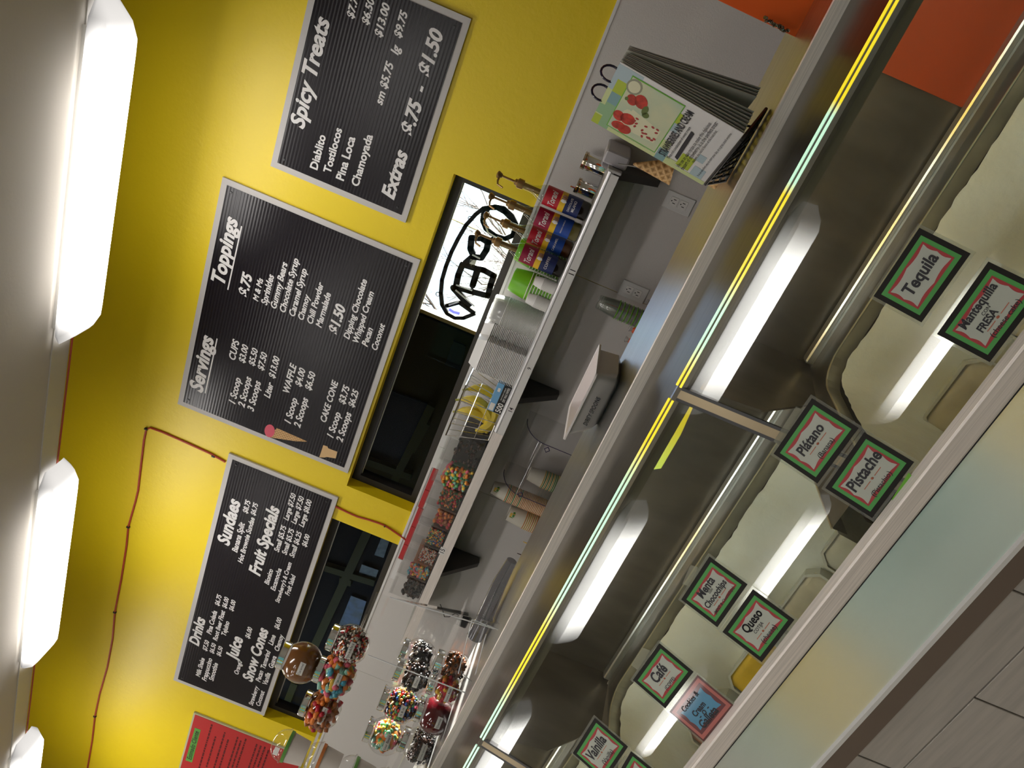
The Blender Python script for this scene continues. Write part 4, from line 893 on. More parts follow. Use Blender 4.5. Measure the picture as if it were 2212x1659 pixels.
# well with rounded rear corners, rim, frost, partitions, one per bay
ZR = 1.5 - .532
for i, xp in enumerate(posts[:-1]):
    xr_, xl_ = xp - .045, posts[i + 1] + .050
    if i == -1: pass
    def outline(ins, rad):
        q = [(xl_ + ins, .95)]; x0_, x1_, y1_ = xl_ + ins, xr_ - ins, 1.272 - ins
        for k in range(7):
            a_ = math.pi - math.pi / 2 * k / 6; q.append((x0_ + rad + rad * math.cos(a_), y1_ - rad + rad * math.sin(a_)))
        for k in range(7):
            a_ = math.pi / 2 - math.pi / 2 * k / 6; q.append((x1_ - rad + rad * math.cos(a_), y1_ - rad + rad * math.sin(a_)))
        q.append((x1_, .95)); return q
    o1 = outline(0, .055); m = MB()
    n = len(o1)
    # rim surface between outline and the bay rectangle
    outer = []
    for (x, y) in o1: 
        outer.append((x, y))
    xo0, xo1 = posts[i + 1] + .0, xp - .0
    def proj_out(x, y, k):
        if k == 0: return (xo0, .95)
        if k == n - 1: return (xo1, .95)
        if k <= 7: f = (k - 1) / 6; return (xo0, .95 + (YR - .95) * min(1, f * 1.6 + .3)) if f < .5 else (xo0 + (x - xo0) * (f - .5) * 2, YR)
        f = (k - 8) / 6; return (x + (xo1 - x) * min(1, f * 2), YR) if f < .5 else (xo1, YR - (f - .5) * 2 * .2)
    vs = [(x, y, ZR) for x, y in o1] + [(*proj_out(x, y, k), ZR) for k, (x, y) in enumerate(o1)]
    m.add(vs, [(k, k + 1, n + k + 1, n + k) for k in range(n - 1)])
    obj('well_rim', m, STEELD, t)
    m = MB(); m.tube([(x, y, ZR + .0005) for x, y in o1], .0016, 5); obj('rim_edge', m, mat('rim bead', (.62, .55, .38), .3, .7), t)
    vs = [(x, y, ZR) for x, y in o1] + [(x, y, ZR - .024) for x, y in o1]; m = MB().add(vs, [(k, k + 1, n + k + 1, n + k) for k in range(n - 1)])
    obj('well_wall', m, mat('well steel', (.42, .40, .32), .3, .6, noise=.25, nscale=12), t)
    # frost: lumpy sheet hanging below the bare steel band
    rn = random.Random(40 + i); oi = outline(.010, .050); fine = []
    for k in range(len(oi) - 1):
        a_, b_ = Vector((*oi[k], 0)), Vector((*oi[k + 1], 0)); seg = max(1, int((b_ - a_).length / .012))
        for q in range(seg): fine.append(a_.lerp(b_, q / seg))
    rows = 10; vs = []; nn = len(fine)
    for r_ in range(rows):
        for k, p_ in enumerate(fine):
            dz = .0012 * math.sin(k * .55 + i) + .0015 * rn.uniform(-1, 1) if r_ == 0 else 0
            inn = .0005 if r_ == 0 else .005 + .0025 * math.sin(k * .31 + r_ * 1.3) + .0008 * rn.uniform(-1, 1)
            c_ = Vector(((xl_ + xr_) / 2, .95, 0)); dirn = (c_ - p_); dirn.z = 0; dirn.normalize()
            vs.append((p_.x + dirn.x * inn, p_.y + dirn.y * inn, ZR - .020 - .045 * r_ + dz))
    fs = [(r_ * nn + k, r_ * nn + k + 1, (r_ + 1) * nn + k + 1, (r_ + 1) * nn + k) for r_ in range(rows - 1) for k in range(nn - 1)]
    obj('frost', MB().add(vs, fs), FROST, t, True, label='white hoar frost on the well wall')
    # side partitions of the bay above the well
    xx = posts[i + 1] + .038
    obj('side_panel', MB().slab([(xx, YR - .001, ZR), (xx, YR - .001, gt[1] - .021), (posts[i + 1] + .016, 1.085, gt[1] - .021), (posts[i + 1] + .018, 1.10, ZR + .12), (posts[i + 1] + .026, 1.20, ZR + .01)], (-.004, 0, 0)), STEELD, t)
    obj('track', MB().box((posts[i + 1] + .045, 1.318, ZR), (xp - .02, 1.340, ZR + .019), bev=.003), ALU, t)
    obj('track_groove', MB().box((posts[i + 1] + .045, 1.308, ZR + .0), (xp - .02, 1.317, ZR + .009)), CHROME, t)
    obj('partition_bar', MB().slab([(posts[i + 1] + .030, 1.330, ZR + .004), (posts[i + 1] + .014, 1.330, ZR + .004), (posts[i + 1] - .085, 1.02, ZR - .10), (posts[i + 1] - .070, 1.02, ZR - .10)], (0, 0, -.02)), mat('dark icy bar', (.10, .07, .05), .3, noise=.6, nscale=60, col2=(.3, .3, .28)), t)
obj('side_panel', MB().box((CX0, .95, 1.5 - .74), (CX0 + .01, YR, gt[1] - .03)), STEELD, t)
obj('side_panel', MB().box((CX1 - .01, .95, 1.5 - .74), (CX1, YR, gt[1] - .03)), STEELD, t)
obj('orange_rear_panel', MB().box((.045, YR - .007, ZR + .018), (CX1 - .02, YR - .001, gt[1] - .022)), mat('inner orange panel', (.42, .055, .008), .5), t, label='orange panel inside the right bay')
obj('well_floor', MB().box((CX0 + .01, .94, 1.5 - .785), (CX1 - .01, 1.27, 1.5 - .775)), WPLA, t)
# tilted ice cream pans, each a thing
ICE = {'cream': (.60, .54, .40), 'pale': (.62, .60, .50), 'yellow': (.78, .50, .02), 'pink': (.55, .30, .22), 'mint': (.40, .50, .36), 'brown': (.20, .12, .07)}
ICEM = {k: mat('ice cream ' + k, v, .5, noise=.2, nscale=18, bump=.5, bscale=30) for k, v in ICE.items()}
PANW = mat('white pan', (.62, .62, .55), .4)
def pan(xc, colr, label):
    xc *= 1.09; c = Vector((xc, 1.225, 1.5 - .697)); t2 = thing('ice_cream_pan', label, 'ice cream pan', (xc, 1.18, 1.5 - .775), 'tilted ice cream pans in the cabinet')
    dn = Vector((0, -.40, -.917)); up = Vector((0, -.917, .40)); hw = .076; L_ = .080; dp = .05
    def q(x, u, h): return c + Vector((x, 0, 0)) + dn * u + up * h
    m = MB()
    ch = .02
    poly = [(-hw + ch, 0), (hw - ch, 0), (hw, ch), (hw, L_), (-hw, L_), (-hw, ch)]
    inner = [(x * .94, .004 + u * .97) for x, u in poly]; n = len(poly)
    vs = [q(x, u, 0) for x, u in poly] + [q(x, u, 0) for x, u in inner] + [q(x * .85, u, -dp) for x, u in poly]
    m.add(vs, [(k, (k + 1) % n, n + (k + 1) % n, n + k) for k in range(n)] + [(k, (k + 1) % n, 2 * n + (k + 1) % n, 2 * n + k) for k in range(n)] + [tuple(range(2 * n, 3 * n))])
    obj('pan_shell', m, PANW, t2)
    N = 9; vs = []
    rn = random.Random(int(xc * 100))
    for a_ in range(N):
        for b_ in range(N):
            x = (-1 + 2 * a_ / (N - 1)) * hw * .93; u = L_ * .985 * b_ / (N - 1) + .004
            e = min(a_, b_, N - 1 - a_, N - 1 - b_); vs.append(q(x * (1 if b_ > 0 else .78), u, -.006 + (.004 + rn.uniform(0, .004) if e > 0 else 0)))
    obj('ice_cream', MB().add(vs, [(a_ * N + b_, a_ * N + b_ + 1, (a_ + 1) * N + b_ + 1, (a_ + 1) * N + b_) for a_ in range(N - 1) for b_ in range(N - 1)]), ICEM[colr], t2, True)
plist = [(.62, 'cream'), (.46, 'pale'), (.19, 'cream'), (.03, 'pale'), (-.13, 'cream'), (-.31, 'cream'), (-.60, 'pale'), (-.755, 'cream'), (-.925, 'yellow'), (-1.09, 'pink'), (-1.40, 'pale'), (-1.56, 'mint'), (-1.73, 'brown'), (-1.89, 'cream')]
for x, k in plist:
    nearest = {-.13: 'cream ice cream pan below the tequila sign', -.31: 'cream ice cream pan with a ragged crust beside the pistachio sign', -.60: 'pale ice cream pan between the pistachio and cheese signs, nearer pistachio', -.755: 'pale cream pan behind the cheese sign', -.925: 'bright yellow ice cream pan beside the blue cookie sign', -1.09: 'pinkish ice cream pan behind the blue cookie sign'}.get(x, k + ' ice cream pan ' + ('far to the left' if x < -1.2 else 'at the right edge') + ', at ' + {.62: 'the very end', .46: 'one in from the end', .19: 'the right bay middle', .03: 'the right bay left half', -1.40: 'the start of the third bay', -1.56: 'the second place of the third bay', -1.73: 'the third place of the third bay', -1.89: 'the last place of the third bay'}.get(x, ''))
    pan(x, k, nearest)

# flavour signs on the slanted glass
a64 = math.radians(62.8); sn = Vector((0, -math.sin(a64), math.cos(a64))); sp0 = Vector((0, 1, 1.5 - .42))
def GP(px, py, off=.0):
    d = ray(px, py); p0 = sp0 + sn * off; return CAM + d * (((p0 - CAM).dot(sn)) / d.dot(sn))
def scallop(cx, cz, hw, hh, n=9, amp=.05):
    pts = []
    cor = [(-hw, hh), (hw, hh), (hw, -hh), (-hw, -hh)]
    for i in range(4):
        a_ = Vector(cor[i]); b_ = Vector(cor[(i + 1) % 4]); d_ = (b_ - a_); L_ = d_.length; nn = Vector((-d_.y, d_.x)) / L_ * -1
        for k in range(12):
            u = k / 12; w = abs(math.sin(u * math.pi * 2)) ; taper = min(1, min(u, 1 - u) * 9)
            pts.append(a_ + d_ * u + nn * (amp * hh * 2 * w * taper * (1 if True else 0)))
    return pts
CLRE = glassmat('laminate edge', (.9, .92, .88), 1.5, .03, .12)
def flavour(cs, label, lines, style='green', tape=None, bigY=0):
    q = [GP(*c) for c in cs]; C = sum(q, Vector()) / 4; U = ((q[1] - q[0]) + (q[2] - q[3])).normalized(); V = sn.cross(U); V = V if V.z > 0 else -V
    V = (((q[0] - q[3]) + (q[1] - q[2])) / 2); V = (V - U * V.dot(U)).normalized()
    w = ((q[1] - q[0]).length + (q[2] - q[3]).length) / 4; h = ((q[0] - q[3]).length + (q[1] - q[2]).length) / 4
    N_ = U.cross(V).normalized(); N_ = N_ if N_.y < 0 else -N_
    t2 = thing('flavour_sign', label, 'sign', C)
    def pt(x, y, o): return C + U * x + V * y + N_ * o
    def rect(hw, hh, o, th): return MB().slab([pt(-hw, -hh, o), pt(hw, -hh, o), pt(hw, hh, o), pt(-hw, hh, o)], N_ * th)
    obj('laminate', rect(w + .004, h + .004, .0010, .0003), CLRE, t2)
    if style == 'green':
        obj('card', rect(w, h, .0014, .0004), mat('sign black border', (.012, .010, .008), .5, spec=.2), t2)
        obj('green_border', rect(w - .0065, h - .0065, .0019, .0001), GREEN, t2)
        obj('red_border', rect(w - .012, h - .012, .0021, .0001), SIGNRED, t2)
    else:
        obj('card', rect(w, h, .0014, .0004), mat('sign maroon border', (.10, .015, .015), .4, coat=.5), t2)
        obj('pink_border', rect(w - .003, h - .003, .0019, .0001), mat('sign pink', (.45, .12, .10), .4, coat=.5), t2)
        obj('red_border', rect(w - .009, h - .009, .0021, .0001), mat('sign maroon', (.13, .02, .025), .4, coat=.5), t2)
    sc_ = scallop(0, 0, w - .0145, h - .0145, amp=.055)
    cvs = [pt(a_.x, a_.y, .0024) for a_ in sc_]; m = MB(); n = len(cvs)
    m.add([C + N_ * .0024] + cvs, [(0, k + 1, (k + 1) % n + 1) for k in range(n)]); obj('name_field', m, SIGNW if style == 'green' else mat('sign blue', (.06, .25, .42), .35, coat=.6), t2)
    m = MB()
    for tx, x0_, x1_, y_, b_, k_ in lines:
        text(m, tx, pt(x0_ * w, y_ * h, .0027), pt(x1_ * w, y_ * h, .0027), V, b_, .08, k_)
    obj('lettering', m, INK, t2)
    if style == 'green' and bigY is not None and bigY != 0:
        m = MB(); yy = bigY * h; m.slab([pt(-.40 * w, yy - .0005, .0026), pt(-.1 * w, yy - .0005, .0026), pt(-.1 * w, yy + .0005, .0026), pt(-.40 * w, yy + .0005, .0026)], N_ * .0001); m.slab([pt(.1 * w, yy - .0005, .0026), pt(.40 * w, yy - .0005, .0026), pt(.40 * w, yy + .0005, .0026), pt(.1 * w, yy + .0005, .0026)], N_ * .0001)
        m.ico(pt(0, yy, .0026), .0024, sq=(1, .3, 1)); obj('ornament', m, mat('faded red ink', (.48, .14, .08), .6), t2)
    if tape:
        tq = [GP(*c, off=.001) for c in tape]; obj('tape', MB().slab(tq, N_ * .0003), glassmat('sticky tape', (.92, .92, .86), 1.4, .15, .22, (.8, .8, .7)), t2)
def cr(ox, oy, s, pts): return [(ox + a_ * s, oy + b_ * s) for a_, b_ in pts]
s7 = 352 / 1770; s8 = 400 / 1385; s9 = .1929
B_ = .03
flavour(cr(1600, 820, s9, [(370, 825), (805, 205), (1320, 540), (865, 1160)]), 'green and red bordered sign reading Plátano', [("Plátano", -.55, .50, .16, B_, 1.1), ("(Banana)", -.32, .36, -.48, .01, 1.)], tape=cr(1600, 820, s9, [(368, 690), (620, 300), (690, 340), (430, 740)]), bigY=-.15)
flavour(cr(1600, 820, s9, [(945, 1215), (1385, 590), (1945, 915), (1480, 1540)]), 'green and red bordered sign reading Pistache', [("Pistache", -.62, .72, .20, B_, 1.1), ("(Pistachio)", -.42, .42, -.55, .01, 1.)], bigY=-.18)
flavour(cr(1860, 470, s7, [(118, 880), (632, 120), (1195, 380), (680, 1108)]), 'green and red bordered sign reading Tequila', [("Tequila", -.55, .60, .02, B_, 1.1)])
flavour(cr(1860, 470, s7, [(815, 1250), (1395, 490), (1990, 760), (1410, 1580)]), 'green bordered sign reading Mantequilla con Fresa, half hidden by glare', [("Mantequilla", -.60, .62, .42, B_, 1.1), ("CON", -.12, .14, .12, .012, 1.), ("FRESA", -.48, .12, -.12, .035, 1.1), ("(cheese cake)", -.45, .55, -.55, .012, 1.)], bigY=-.33)
flavour(cr(1340, 1180, s8, [(455, 395), (668, 80), (955, 275), (732, 602)]), 'green bordered sign reading Menta con Chocochips', [("Menta", -.45, .42, .38, B_, 1.1), ("CON", -.12, .10, .12, .012, 1.), ("Chocochips", -.62, .62, -.12, B_, 1.1), ("(MINT & Chocochips)", -.62, .62, -.58, .012, 1.)], tape=cr(1340, 1180, s8, [(462, 285), (525, 140), (580, 155), (530, 300)]), bigY=-.35)
flavour(cr(1340, 1180, s8, [(765, 640), (990, 325), (1308, 540), (1062, 860)]), 'green bordered sign reading Queso Cotija', [("Queso", -.45, .52, .28, B_, 1.1), ("COTIJA", -.26, .24, -.08, .012, 1.), ("(cheese)", -.35, .42, -.55, .012, 1.)], bigY=-.30)
flavour(cr(1340, 1180, s8, [(92, 998), (300, 722), (545, 935), (345, 1208)]), 'green bordered sign reading Café', [("Café", -.40, .40, .20, B_, 1.15), ("(COFFE)", -.32, .30, -.48, .012, 1.)], tape=cr(1340, 1180, s8, [(80, 890), (160, 755), (225, 780), (130, 925)]), bigY=-.15)
flavour(cr(1340, 1180, s8, [(375, 1230), (575, 965), (855, 1180), (622, 1462)]), 'blue sign with a maroon border reading Cookies and Cream, Galleta', [("Cookies &", -.55, .45, .55, .015, 1.1), ("Cream", -.40, .30, .05, B_, 1.1), ("- o -", -.3, .3, -.18, .01, 1.), ("Galleta", -.55, .45, -.50, B_, 1.1)], style='blue')
s7b = 350 / 2212
flavour(cr(1150, 1500, s7b, [(560, 775), (870, 310), (1298, 710), (985, 1200)]), 'green bordered sign reading Vainilla, nearest the lower edge', [("Vainilla", -.62, .60, .18, B_, 1.15), ("(Vanilla)", -.35, .40, -.50, .012, 1.)], bigY=-.15)
flavour(cr(1150, 1500, s7b, [(1090, 1200), (1370, 760), (1830, 1180), (1560, 1640)]), 'green bordered sign cut off by the lower edge of the photo', [("Fresa", -.5, .5, .15, B_, 1.15)])
# small green note low on the right bay glass, plastic leaf inside the left bay
m = MB(); q = [GP(*c, off=.001) for c in cr(1600, 820, s9, [(1690, 1340), (1880, 1040), (1950, 1110), (1740, 1400)])]
tag(obj('green_note', MB().slab(q, sn * .0004), mat('bright green paper', (.14, .42, .02), .5)), 'bright green paper note stuck low on the glass by the pistachio sign', 'note')
LEAF = mat('leaf green', (.06, .36, .03), .4)
q = [P(*c, Y=1.13) for c in ((1044, 1594), (1062, 1570), (1068, 1562), (1090, 1566), (1075, 1590), (1064, 1600))]
tag(obj('green_leaf', MB().slab(q, (0, .003, 0)), LEAF), 'bright green plastic leaf inside the left bay near the glass top', 'leaf')
q = [P(*c, Y=1.14) for c in ((1412, 1014), (1440, 935), (1474, 872), (1497, 880), (1470, 940), (1428, 1012))]
tag(obj('scoop_handle', MB().slab(q, (0, .008, 0)), mat('olive green plastic', (.28, .34, .05), .5)), 'olive green plastic scraper standing inside the middle bay', 'scraper')

# ================================================================ TILED FRONT BELOW THE CABINET
YT = .904; zt0 = 1.5 - .756; rh = .1535; zj = 1.5 - .834
tw = struct('wall_counter_front', MB().box((CX0, YT + .004, 0), (CX1, YT + .014, zt0)), GROUT)
tl = .371; rowtop = zt0; r_ = 0; first_tile = {}
z1_ = zt0; z0_ = zj
while z1_ > .02:
    off = (-.463 if r_ % 2 == 0 else -.649)
    x = off + tl * math.ceil((CX1 - off) / tl)
    while x > CX0:
        xa, xb = max(CX0, x - tl) + .0013, min(CX1, x) - .0013
        if xb > xa + .01:
            o = obj('tile', MB().box((xa, YT, z0_ + .0012), (xb, YT + .006, z1_ - .0012), bev=.0008), TILE, tw)
        x -= tl
    z1_ = z0_; z0_ = max(0, z0_ - rh); r_ += 1
c = P(2062, 1697, Y=YT - .002)
t = thing('round_decal', 'round orange rimmed decal on the tiled front, at the bottom edge', 'decal', c)
m = MB(); rr0, rr1 = .037, .029
for k in range(12):
    if k == 5: continue
    a0 = 2 * math.pi * k / 12 + .04; a1 = 2 * math.pi * (k + 1) / 12 - .04
    m.slab([(c.x + r * math.cos(a), YT - .0015, c.z + r * math.sin(a)) for r, a in ((rr0, a0), (rr0, (a0 + a1) / 2), (rr0, a1), (rr1, a1), (rr1, (a0 + a1) / 2), (rr1, a0))], (0, .001, 0))
obj('orange_rim', m, mat('decal orange', (.72, .16, .015), .5), t); obj('decal_disc', MB().lathe([(.0375, 0), (.0375, .0006)], n=40, M=Matrix.Translation((c.x, YT - .0003, c.z)) @ Matrix.Rotation(math.pi / 2, 4, 'X')), mat('decal pale', (.50, .46, .40), .5), t)

# ================================================================ ON THE LEDGE
# dirty spoons bin
def L(px, py, Y): p_ = P(px, py, Y=Y); return p_
yb0, yb1 = 1.42, 1.53
b0 = P(1281, 942, Y=1.405); b1 = P(1337, 818, Y=1.405)
xb0_, xb1_ = b0.x, b1.x; r0 = P(1221, 953, Y=1.385); r1 = P(1294, 809, Y=1.385); zr_ = 1.5 - .145 * 1.40
t = thing('spoon_bin', 'white plastic bin marked DIRTY SPOONS on the cabinet ledge', 'bin', ((xb0_ + xb1_) / 2, 1.46, ZL))
rx0, rx1 = r0.x, r1.x; zr_ = ZL + .052
def rrect(x0, x1, y0, y1, r, z, n=5):
    q = []
    for cx_, cy_, a0 in ((x1 - r, y1 - r, 0), (x0 + r, y1 - r, 90), (x0 + r, y0 + r, 180), (x1 - r, y0 + r, 270)):
        for k in range(n + 1):
            a_ = math.radians(a0 + 90 * k / n); q.append((cx_ + r * math.cos(a_), cy_ + r * math.sin(a_), z))
    return q
rings = [rrect(xb0_ + .012, xb1_ - .012, 1.425, 1.525, .02, ZL), rrect(xb0_, xb1_, 1.412, 1.535, .022, ZL + .010), rrect(rx0 + .006, rx1 - .006, 1.392, 1.530, .014, zr_), rrect(rx0, rx1, 1.384, 1.538, .008, zr_), rrect(rx0, rx1, 1.384, 1.538, .008, zr_ + .004), rrect(rx0 + .008, rx1 - .008, 1.394, 1.530, .012, zr_ + .003), rrect(xb0_ + .006, xb1_ - .006, 1.42, 1.53, .018, ZL + .014)]
m = MB(); n = len(rings[0]); m.add([v for r in rings for v in r], [(a_ * n + k, a_ * n + (k + 1) % n, (a_ + 1) * n + (k + 1) % n, (a_ + 1) * n + k) for a_ in range(len(rings) - 1) for k in range(n)] + [tuple(range(n - 1, -1, -1)), tuple((len(rings) - 1) * n + k for k in range(n))])
obj('bin_shell', m, mat('bin plastic', (.80, .74, .73), .35), t, True)
m = MB(); A = P(1266, 918, Y=1.402); B = P(1292, 857, Y=1.402); dz = (A.z + B.z) / 2; A.z = B.z = dz
A.y = B.y = 1.4000; text(m, "DIRTY SPOONS", A, B, (0, .2, 1), .012, 0, 1.25); obj('lettering', m, INK, t)

# booklet on its wire easel
bp0 = Vector((-.211, 1.355, 1.5 - .213)); ux = Vector((.76, -.65, -.05)).normalized(); uz = Vector((.10, .05, .99)); uz = (uz - ux * uz.dot(ux)).normalized(); un = ux.cross(uz).normalized(); un = un if un.y < 0 else -un
wP, hP = .14, .216
t = thing('recipe_booklet', 'ring bound picture booklet titled Strawberries and Cream on the ledge', 'booklet', bp0)
def bq(u, v, o=0., spread=0.): return bp0 + ux * (u * wP) + uz * (v * hP) + un * o - un * spread * (1 - v)
PAGE = mat('page edge grey', (.40, .38, .35), .6); PG1 = mat('page white', (.62, .60, .60), .35, coat=.3)
def bslab(us, vs_, o, th, mt, name, parent, label=None):
    return obj(name, MB().slab([bq(us[0], vs_[0], o), bq(us[1], vs_[0], o), bq(us[1], vs_[1], o), bq(us[0], vs_[1], o)], un * th), mt, parent, label=label)
cov = bslab((0, 1), (0, 1), 0, .0012, PG1, 'cover', t, 'front page with strawberry picture')
cg = {'g1': (.38, .46, .03), 'g2': (.24, .40, .22), 'b1': (.36, .45, .50), 'g3': (.52, .58, .28), 'b2': (.18, .32, .34)}
pat = [(0, .16, .94, 1, 'g1'), (.16, .34, .93, 1, 'g3'), (0.0, .18, .86, .94, 'g2'), (.18, .40, .87, 1, 'g2'), (.40, .58, .86, .97, 'b2'), (.58, .78, .84, .96, 'g1'), (.34, .6, .96, 1, 'g3'), (.78, .98, .80, 1, 'b1'), (.60, .78, .96, 1, 'b1'), (0, .06, .2, .86, 'g3'), (.0, .2, .36, .44, 'b2'), (.2, .34, .38, .46, 'g3'), (.5, .64, .40, .46, 'b1'), (.64, .80, .42, .48, 'g1'), (.08, .30, .16, .27, 'g1'), (0, .12, .27, .36, 'g3'), (.06, .22, .04, .14, 'b1'), (.30, .42, .10, .16, 'b1'), (0, .06, 0, .2, 'g3')]
for k_, (u0, u1, v0, v1, c_) in enumerate(pat): bslab((u0, u1), (v0, v1), .0013 + .00002 * k_, .0001, mat('booklet ' + c_, cg[c_], .35, coat=.3), 'colour_block', cov)
fr_ = bslab((.07, .93), (.45, .88), .0018, .0001, mat('picture green frame', (.12, .38, .03), .35), 'picture_frame', cov)
bslab((.085, .915), (.457, .873), .0020, .0001, mat('picture cream ground', (.55, .55, .36), .35, noise=.2, nscale=15, col2=(.40, .50, .38)), 'picture', cov)
m = MB()
def el(cx, cy, rx_, ry_, o, mi, rot=0, n=16):
    pts = []
    for k in range(n):
        a_ = 2 * math.pi * k / n; x = rx_ * math.cos(a_); y = ry_ * math.sin(a_); pts.append(bq(cx + (x * math.cos(rot) - y * math.sin(rot)) / wP, cy + (x * math.sin(rot) + y * math.cos(rot)) / hP, o))
    m.add(pts, [tuple(range(n))], mi)
m.add([bq(.16, .80, .0022), bq(.50, .76, .0022), bq(.42, .50, .0022), bq(.20, .50, .0022)], [(0, 1, 2, 3)], 0)
el(.30, .78, .024, .010, .0023, 0)
for c_ in ((.17, .80, .009, .012), (.31, .83, .011, .010), (.33, .76, .012, .013), (.16, .745, .010, .012), (.62, .80, .011, .009), (.66, .735, .014, .011)): el(c_[0], c_[1], c_[2], c_[3], .0025, 1, .4)
for k in range(16): el(.20 + .25 * random.random(), .51 + .2 * random.random(), .003, .002, .0026, 2, random.random() * 3)
for c_ in ((.58, .68, .010, .005), (.52, .66, .006, .006), (.60, .84, .004, .003)): el(*c_, .0026, 3)
el(.80, .83, .016, .013, .0024, 4); el(.80, .83, .012, .010, .0026, 0)
obj('picture_print', m, [mat('print cream', (.62, .60, .42), .4), mat('print strawberry', (.48, .03, .015), .4, noise=.4, nscale=90), mat('print red', (.35, .03, .03), .4), mat('print leaf', (.10, .14, .03), .4), mat('print steel', (.25, .25, .18), .4)], cov)
m = MB(); text(m, "STRAWBERRIES AND CREAM", bq(.10, .395, .0024), bq(.90, .395, .0024), uz, .02, 0, 2.1)
for (y_, x0_, x1_, s_) in ((.34, .10, .70, "These rich combination of sweet cream"), (.24, .06, .90, "We use an easy recipe to make this delicious"), (.205, .06, .95, "dessert of strawberry. It is the perfect treat"), (.17, .25, .85, "moment, the natural flavors of the fresh fruit"), (.075, .10, .92, "It is an excellent way to start your day, or a great snack anytime")): text(m, s_, bq(x0_, y_, .0024), bq(x1_, y_, .0024), uz, .0, 0, 1.5)
m.slab([bq(.16, .275, .0024), bq(.64, .285, .0024), bq(.66, .315, .0024), bq(.40, .312, .0024), (bq(.18, .305, .0024))], un * .0001)
obj('page_lettering', m, INK, cov)
for k in range(7):
    o_ = -.003 - .0030 * k; sp_ = .0045 * k
    obj('page', MB().slab([bq(.0, 0, o_, sp_), bq(1, 0, o_, sp_), bq(1, 1, o_), bq(0, 1, o_)], -un * .0009), PAGE if k % 2 else mat('page pale', (.50, .50, .44), .5), t)
for k in range(4):
    o_ = -.027 - .003 * k; sp_ = .052 + .004 * k
    pg = obj('page', MB().slab([bq(.0, 0.03, o_, sp_), bq(1, 0.03, o_, sp_), bq(1, 1, o_), bq(0, 1, o_)], -un * .0009), [mat('page dark photo', (.05, .02, .012), .5), PAGE, mat('page pale', (.5, .5, .44), .5), PAGE][k if k else 2], t)
for u in (.36, .68):
    cc = bq(u, 1.0, -.014); pts = []
    for k in range(15):
        a_ = math.radians(-55 + 290 * k / 14); pts.append(cc + un * (.016 * math.cos(a_)) + uz * (.016 * math.sin(a_) + .006))
    obj('binder_ring', MB().tube(pts, .0019, 8), mat('dark purple ring', (.012, .008, .03), .25), t, True)
te = thing('wire_easel', 'black wire easel holding up the booklet', 'easel', bp0 + Vector((.05, -.03, -.04)))
e0 = P(1566, 391, Z=ZL + .004); e1 = P(1655, 235, Z=ZL + .004)
f0 = bq(.12, -.005, .012); f1 = bq(.96, -.005, .012)
KB = mat('black wire', (.015, .013, .013), .3)
for k in range(11):
    f = k / 10; obj('wire', MB().tube([f0.lerp(f1, f) + Vector((0, 0, .0)), e0.lerp(e1, f)], .0026, 6), KB, te)
obj('frame_wire', MB().tube([f0, e0, e1, f1, f0], .0028, 8), KB, te)
for f in (.33, .66):
    a_ = f0.lerp(e0, f); b_ = f1.lerp(e1, f); obj('wire', MB().tube([a_, b_], .0016, 6), KB, te)
obj('back_leg', MB().tube([bq(.5, .5, -.02), bq(.5, -.15, -.10)], .002, 6), KB, te)
# orange partition and glinting wrapper at the right end
op = MB().slab([(.045, 1.440, ZL), (.9, 1.440, ZL), (.9, 1.440, ZL + .62), (.062, 1.440, ZL + .62)], (0, .012, 0))
tag(obj('orange_partition', op, ORNG), 'plain orange panel standing on the ledge at the top right', 'panel')
c = P(1695, 68, Y=1.40)
m = MB(); rn = random.Random(2)
for k in range(18):
    f = k / 17; q = P(1655 + 45 * f, 42 + 26 * f, Y=1.42); m.ico(q + Vector((rn.uniform(-.002, .002), 0, rn.uniform(-.002, .002))), .0032, Matrix.Rotation(rn.uniform(0, 3), 3, 'X'), sq=(1, .5, 1.6))
tag(obj('foil_clip', m, mat('crumpled foil', (.30, .25, .2), .12, 1.)), 'crumpled dark foil strip at the edge of the orange panel', 'foil')
# chrome rod lying on the ledge, dark cable bundle in front of the acrylic
A = P(1140, 1225, Y=1.50); B = P(1052, 1385, Y=1.46); A.z = ZL + .021; B.z = ZL + .024
tag(obj('plastic_roll', MB().tube([A, A.lerp(B, .3) + Vector((0, 0, .003)), A.lerp(B, .7) - Vector((0, .003, 0)), B], .02, 14, rs=[.013, .018, .021, .022]), glassmat('grey cling wrap', (.55, .55, .57), 1.6, .12, .35, (.30, .29, .30)), None, True), 'grey glittering roll of plastic wrap lying on the ledge beside the acrylic box', 'roll')
# ---- acrylic display box
def qa(x, y, Y): return P(760 + x * .2405, 1260 + y * .2405, Y=Y)
Ya0, Ya1 = 1.36, 1.52
A = P(842, 1292, Y=Ya1); ztop = A.z; xA = A.x
xm = P(805, 1417, Y=Ya0).x; xend = xA - 1.0
t = thing('acrylic_box', 'clear acrylic shelf box enclosing the lower candy jars on the ledge', 'display box', (xm, Ya0, ZL))
zT = ZL + .30; zM = ZL + .105
obj('top_sheet', MB().box((xend, Ya0 + .01, zT), (P(790, 1380, Y=1.45).x + .01, Ya1, zT + .004)), ACRY, t)
obj('back_sheet', MB().box((xend, Ya1, ZL), (xA, Ya1 + .004, zT)), ACRY, t)
obj('divider', MB().slab([P(842, 1290, Y=1.45), P(1082, 1348, Y=1.37), P(1075, 1392, Y=1.37)][:2] + [Vector((P(1082, 1348, Y=1.37).x, 1.37, ZL)), Vector((P(842, 1290, Y=1.45).x, 1.52, ZL))], (-.003, 0, 0)), ACRY, t)
xs_ = xA - .02
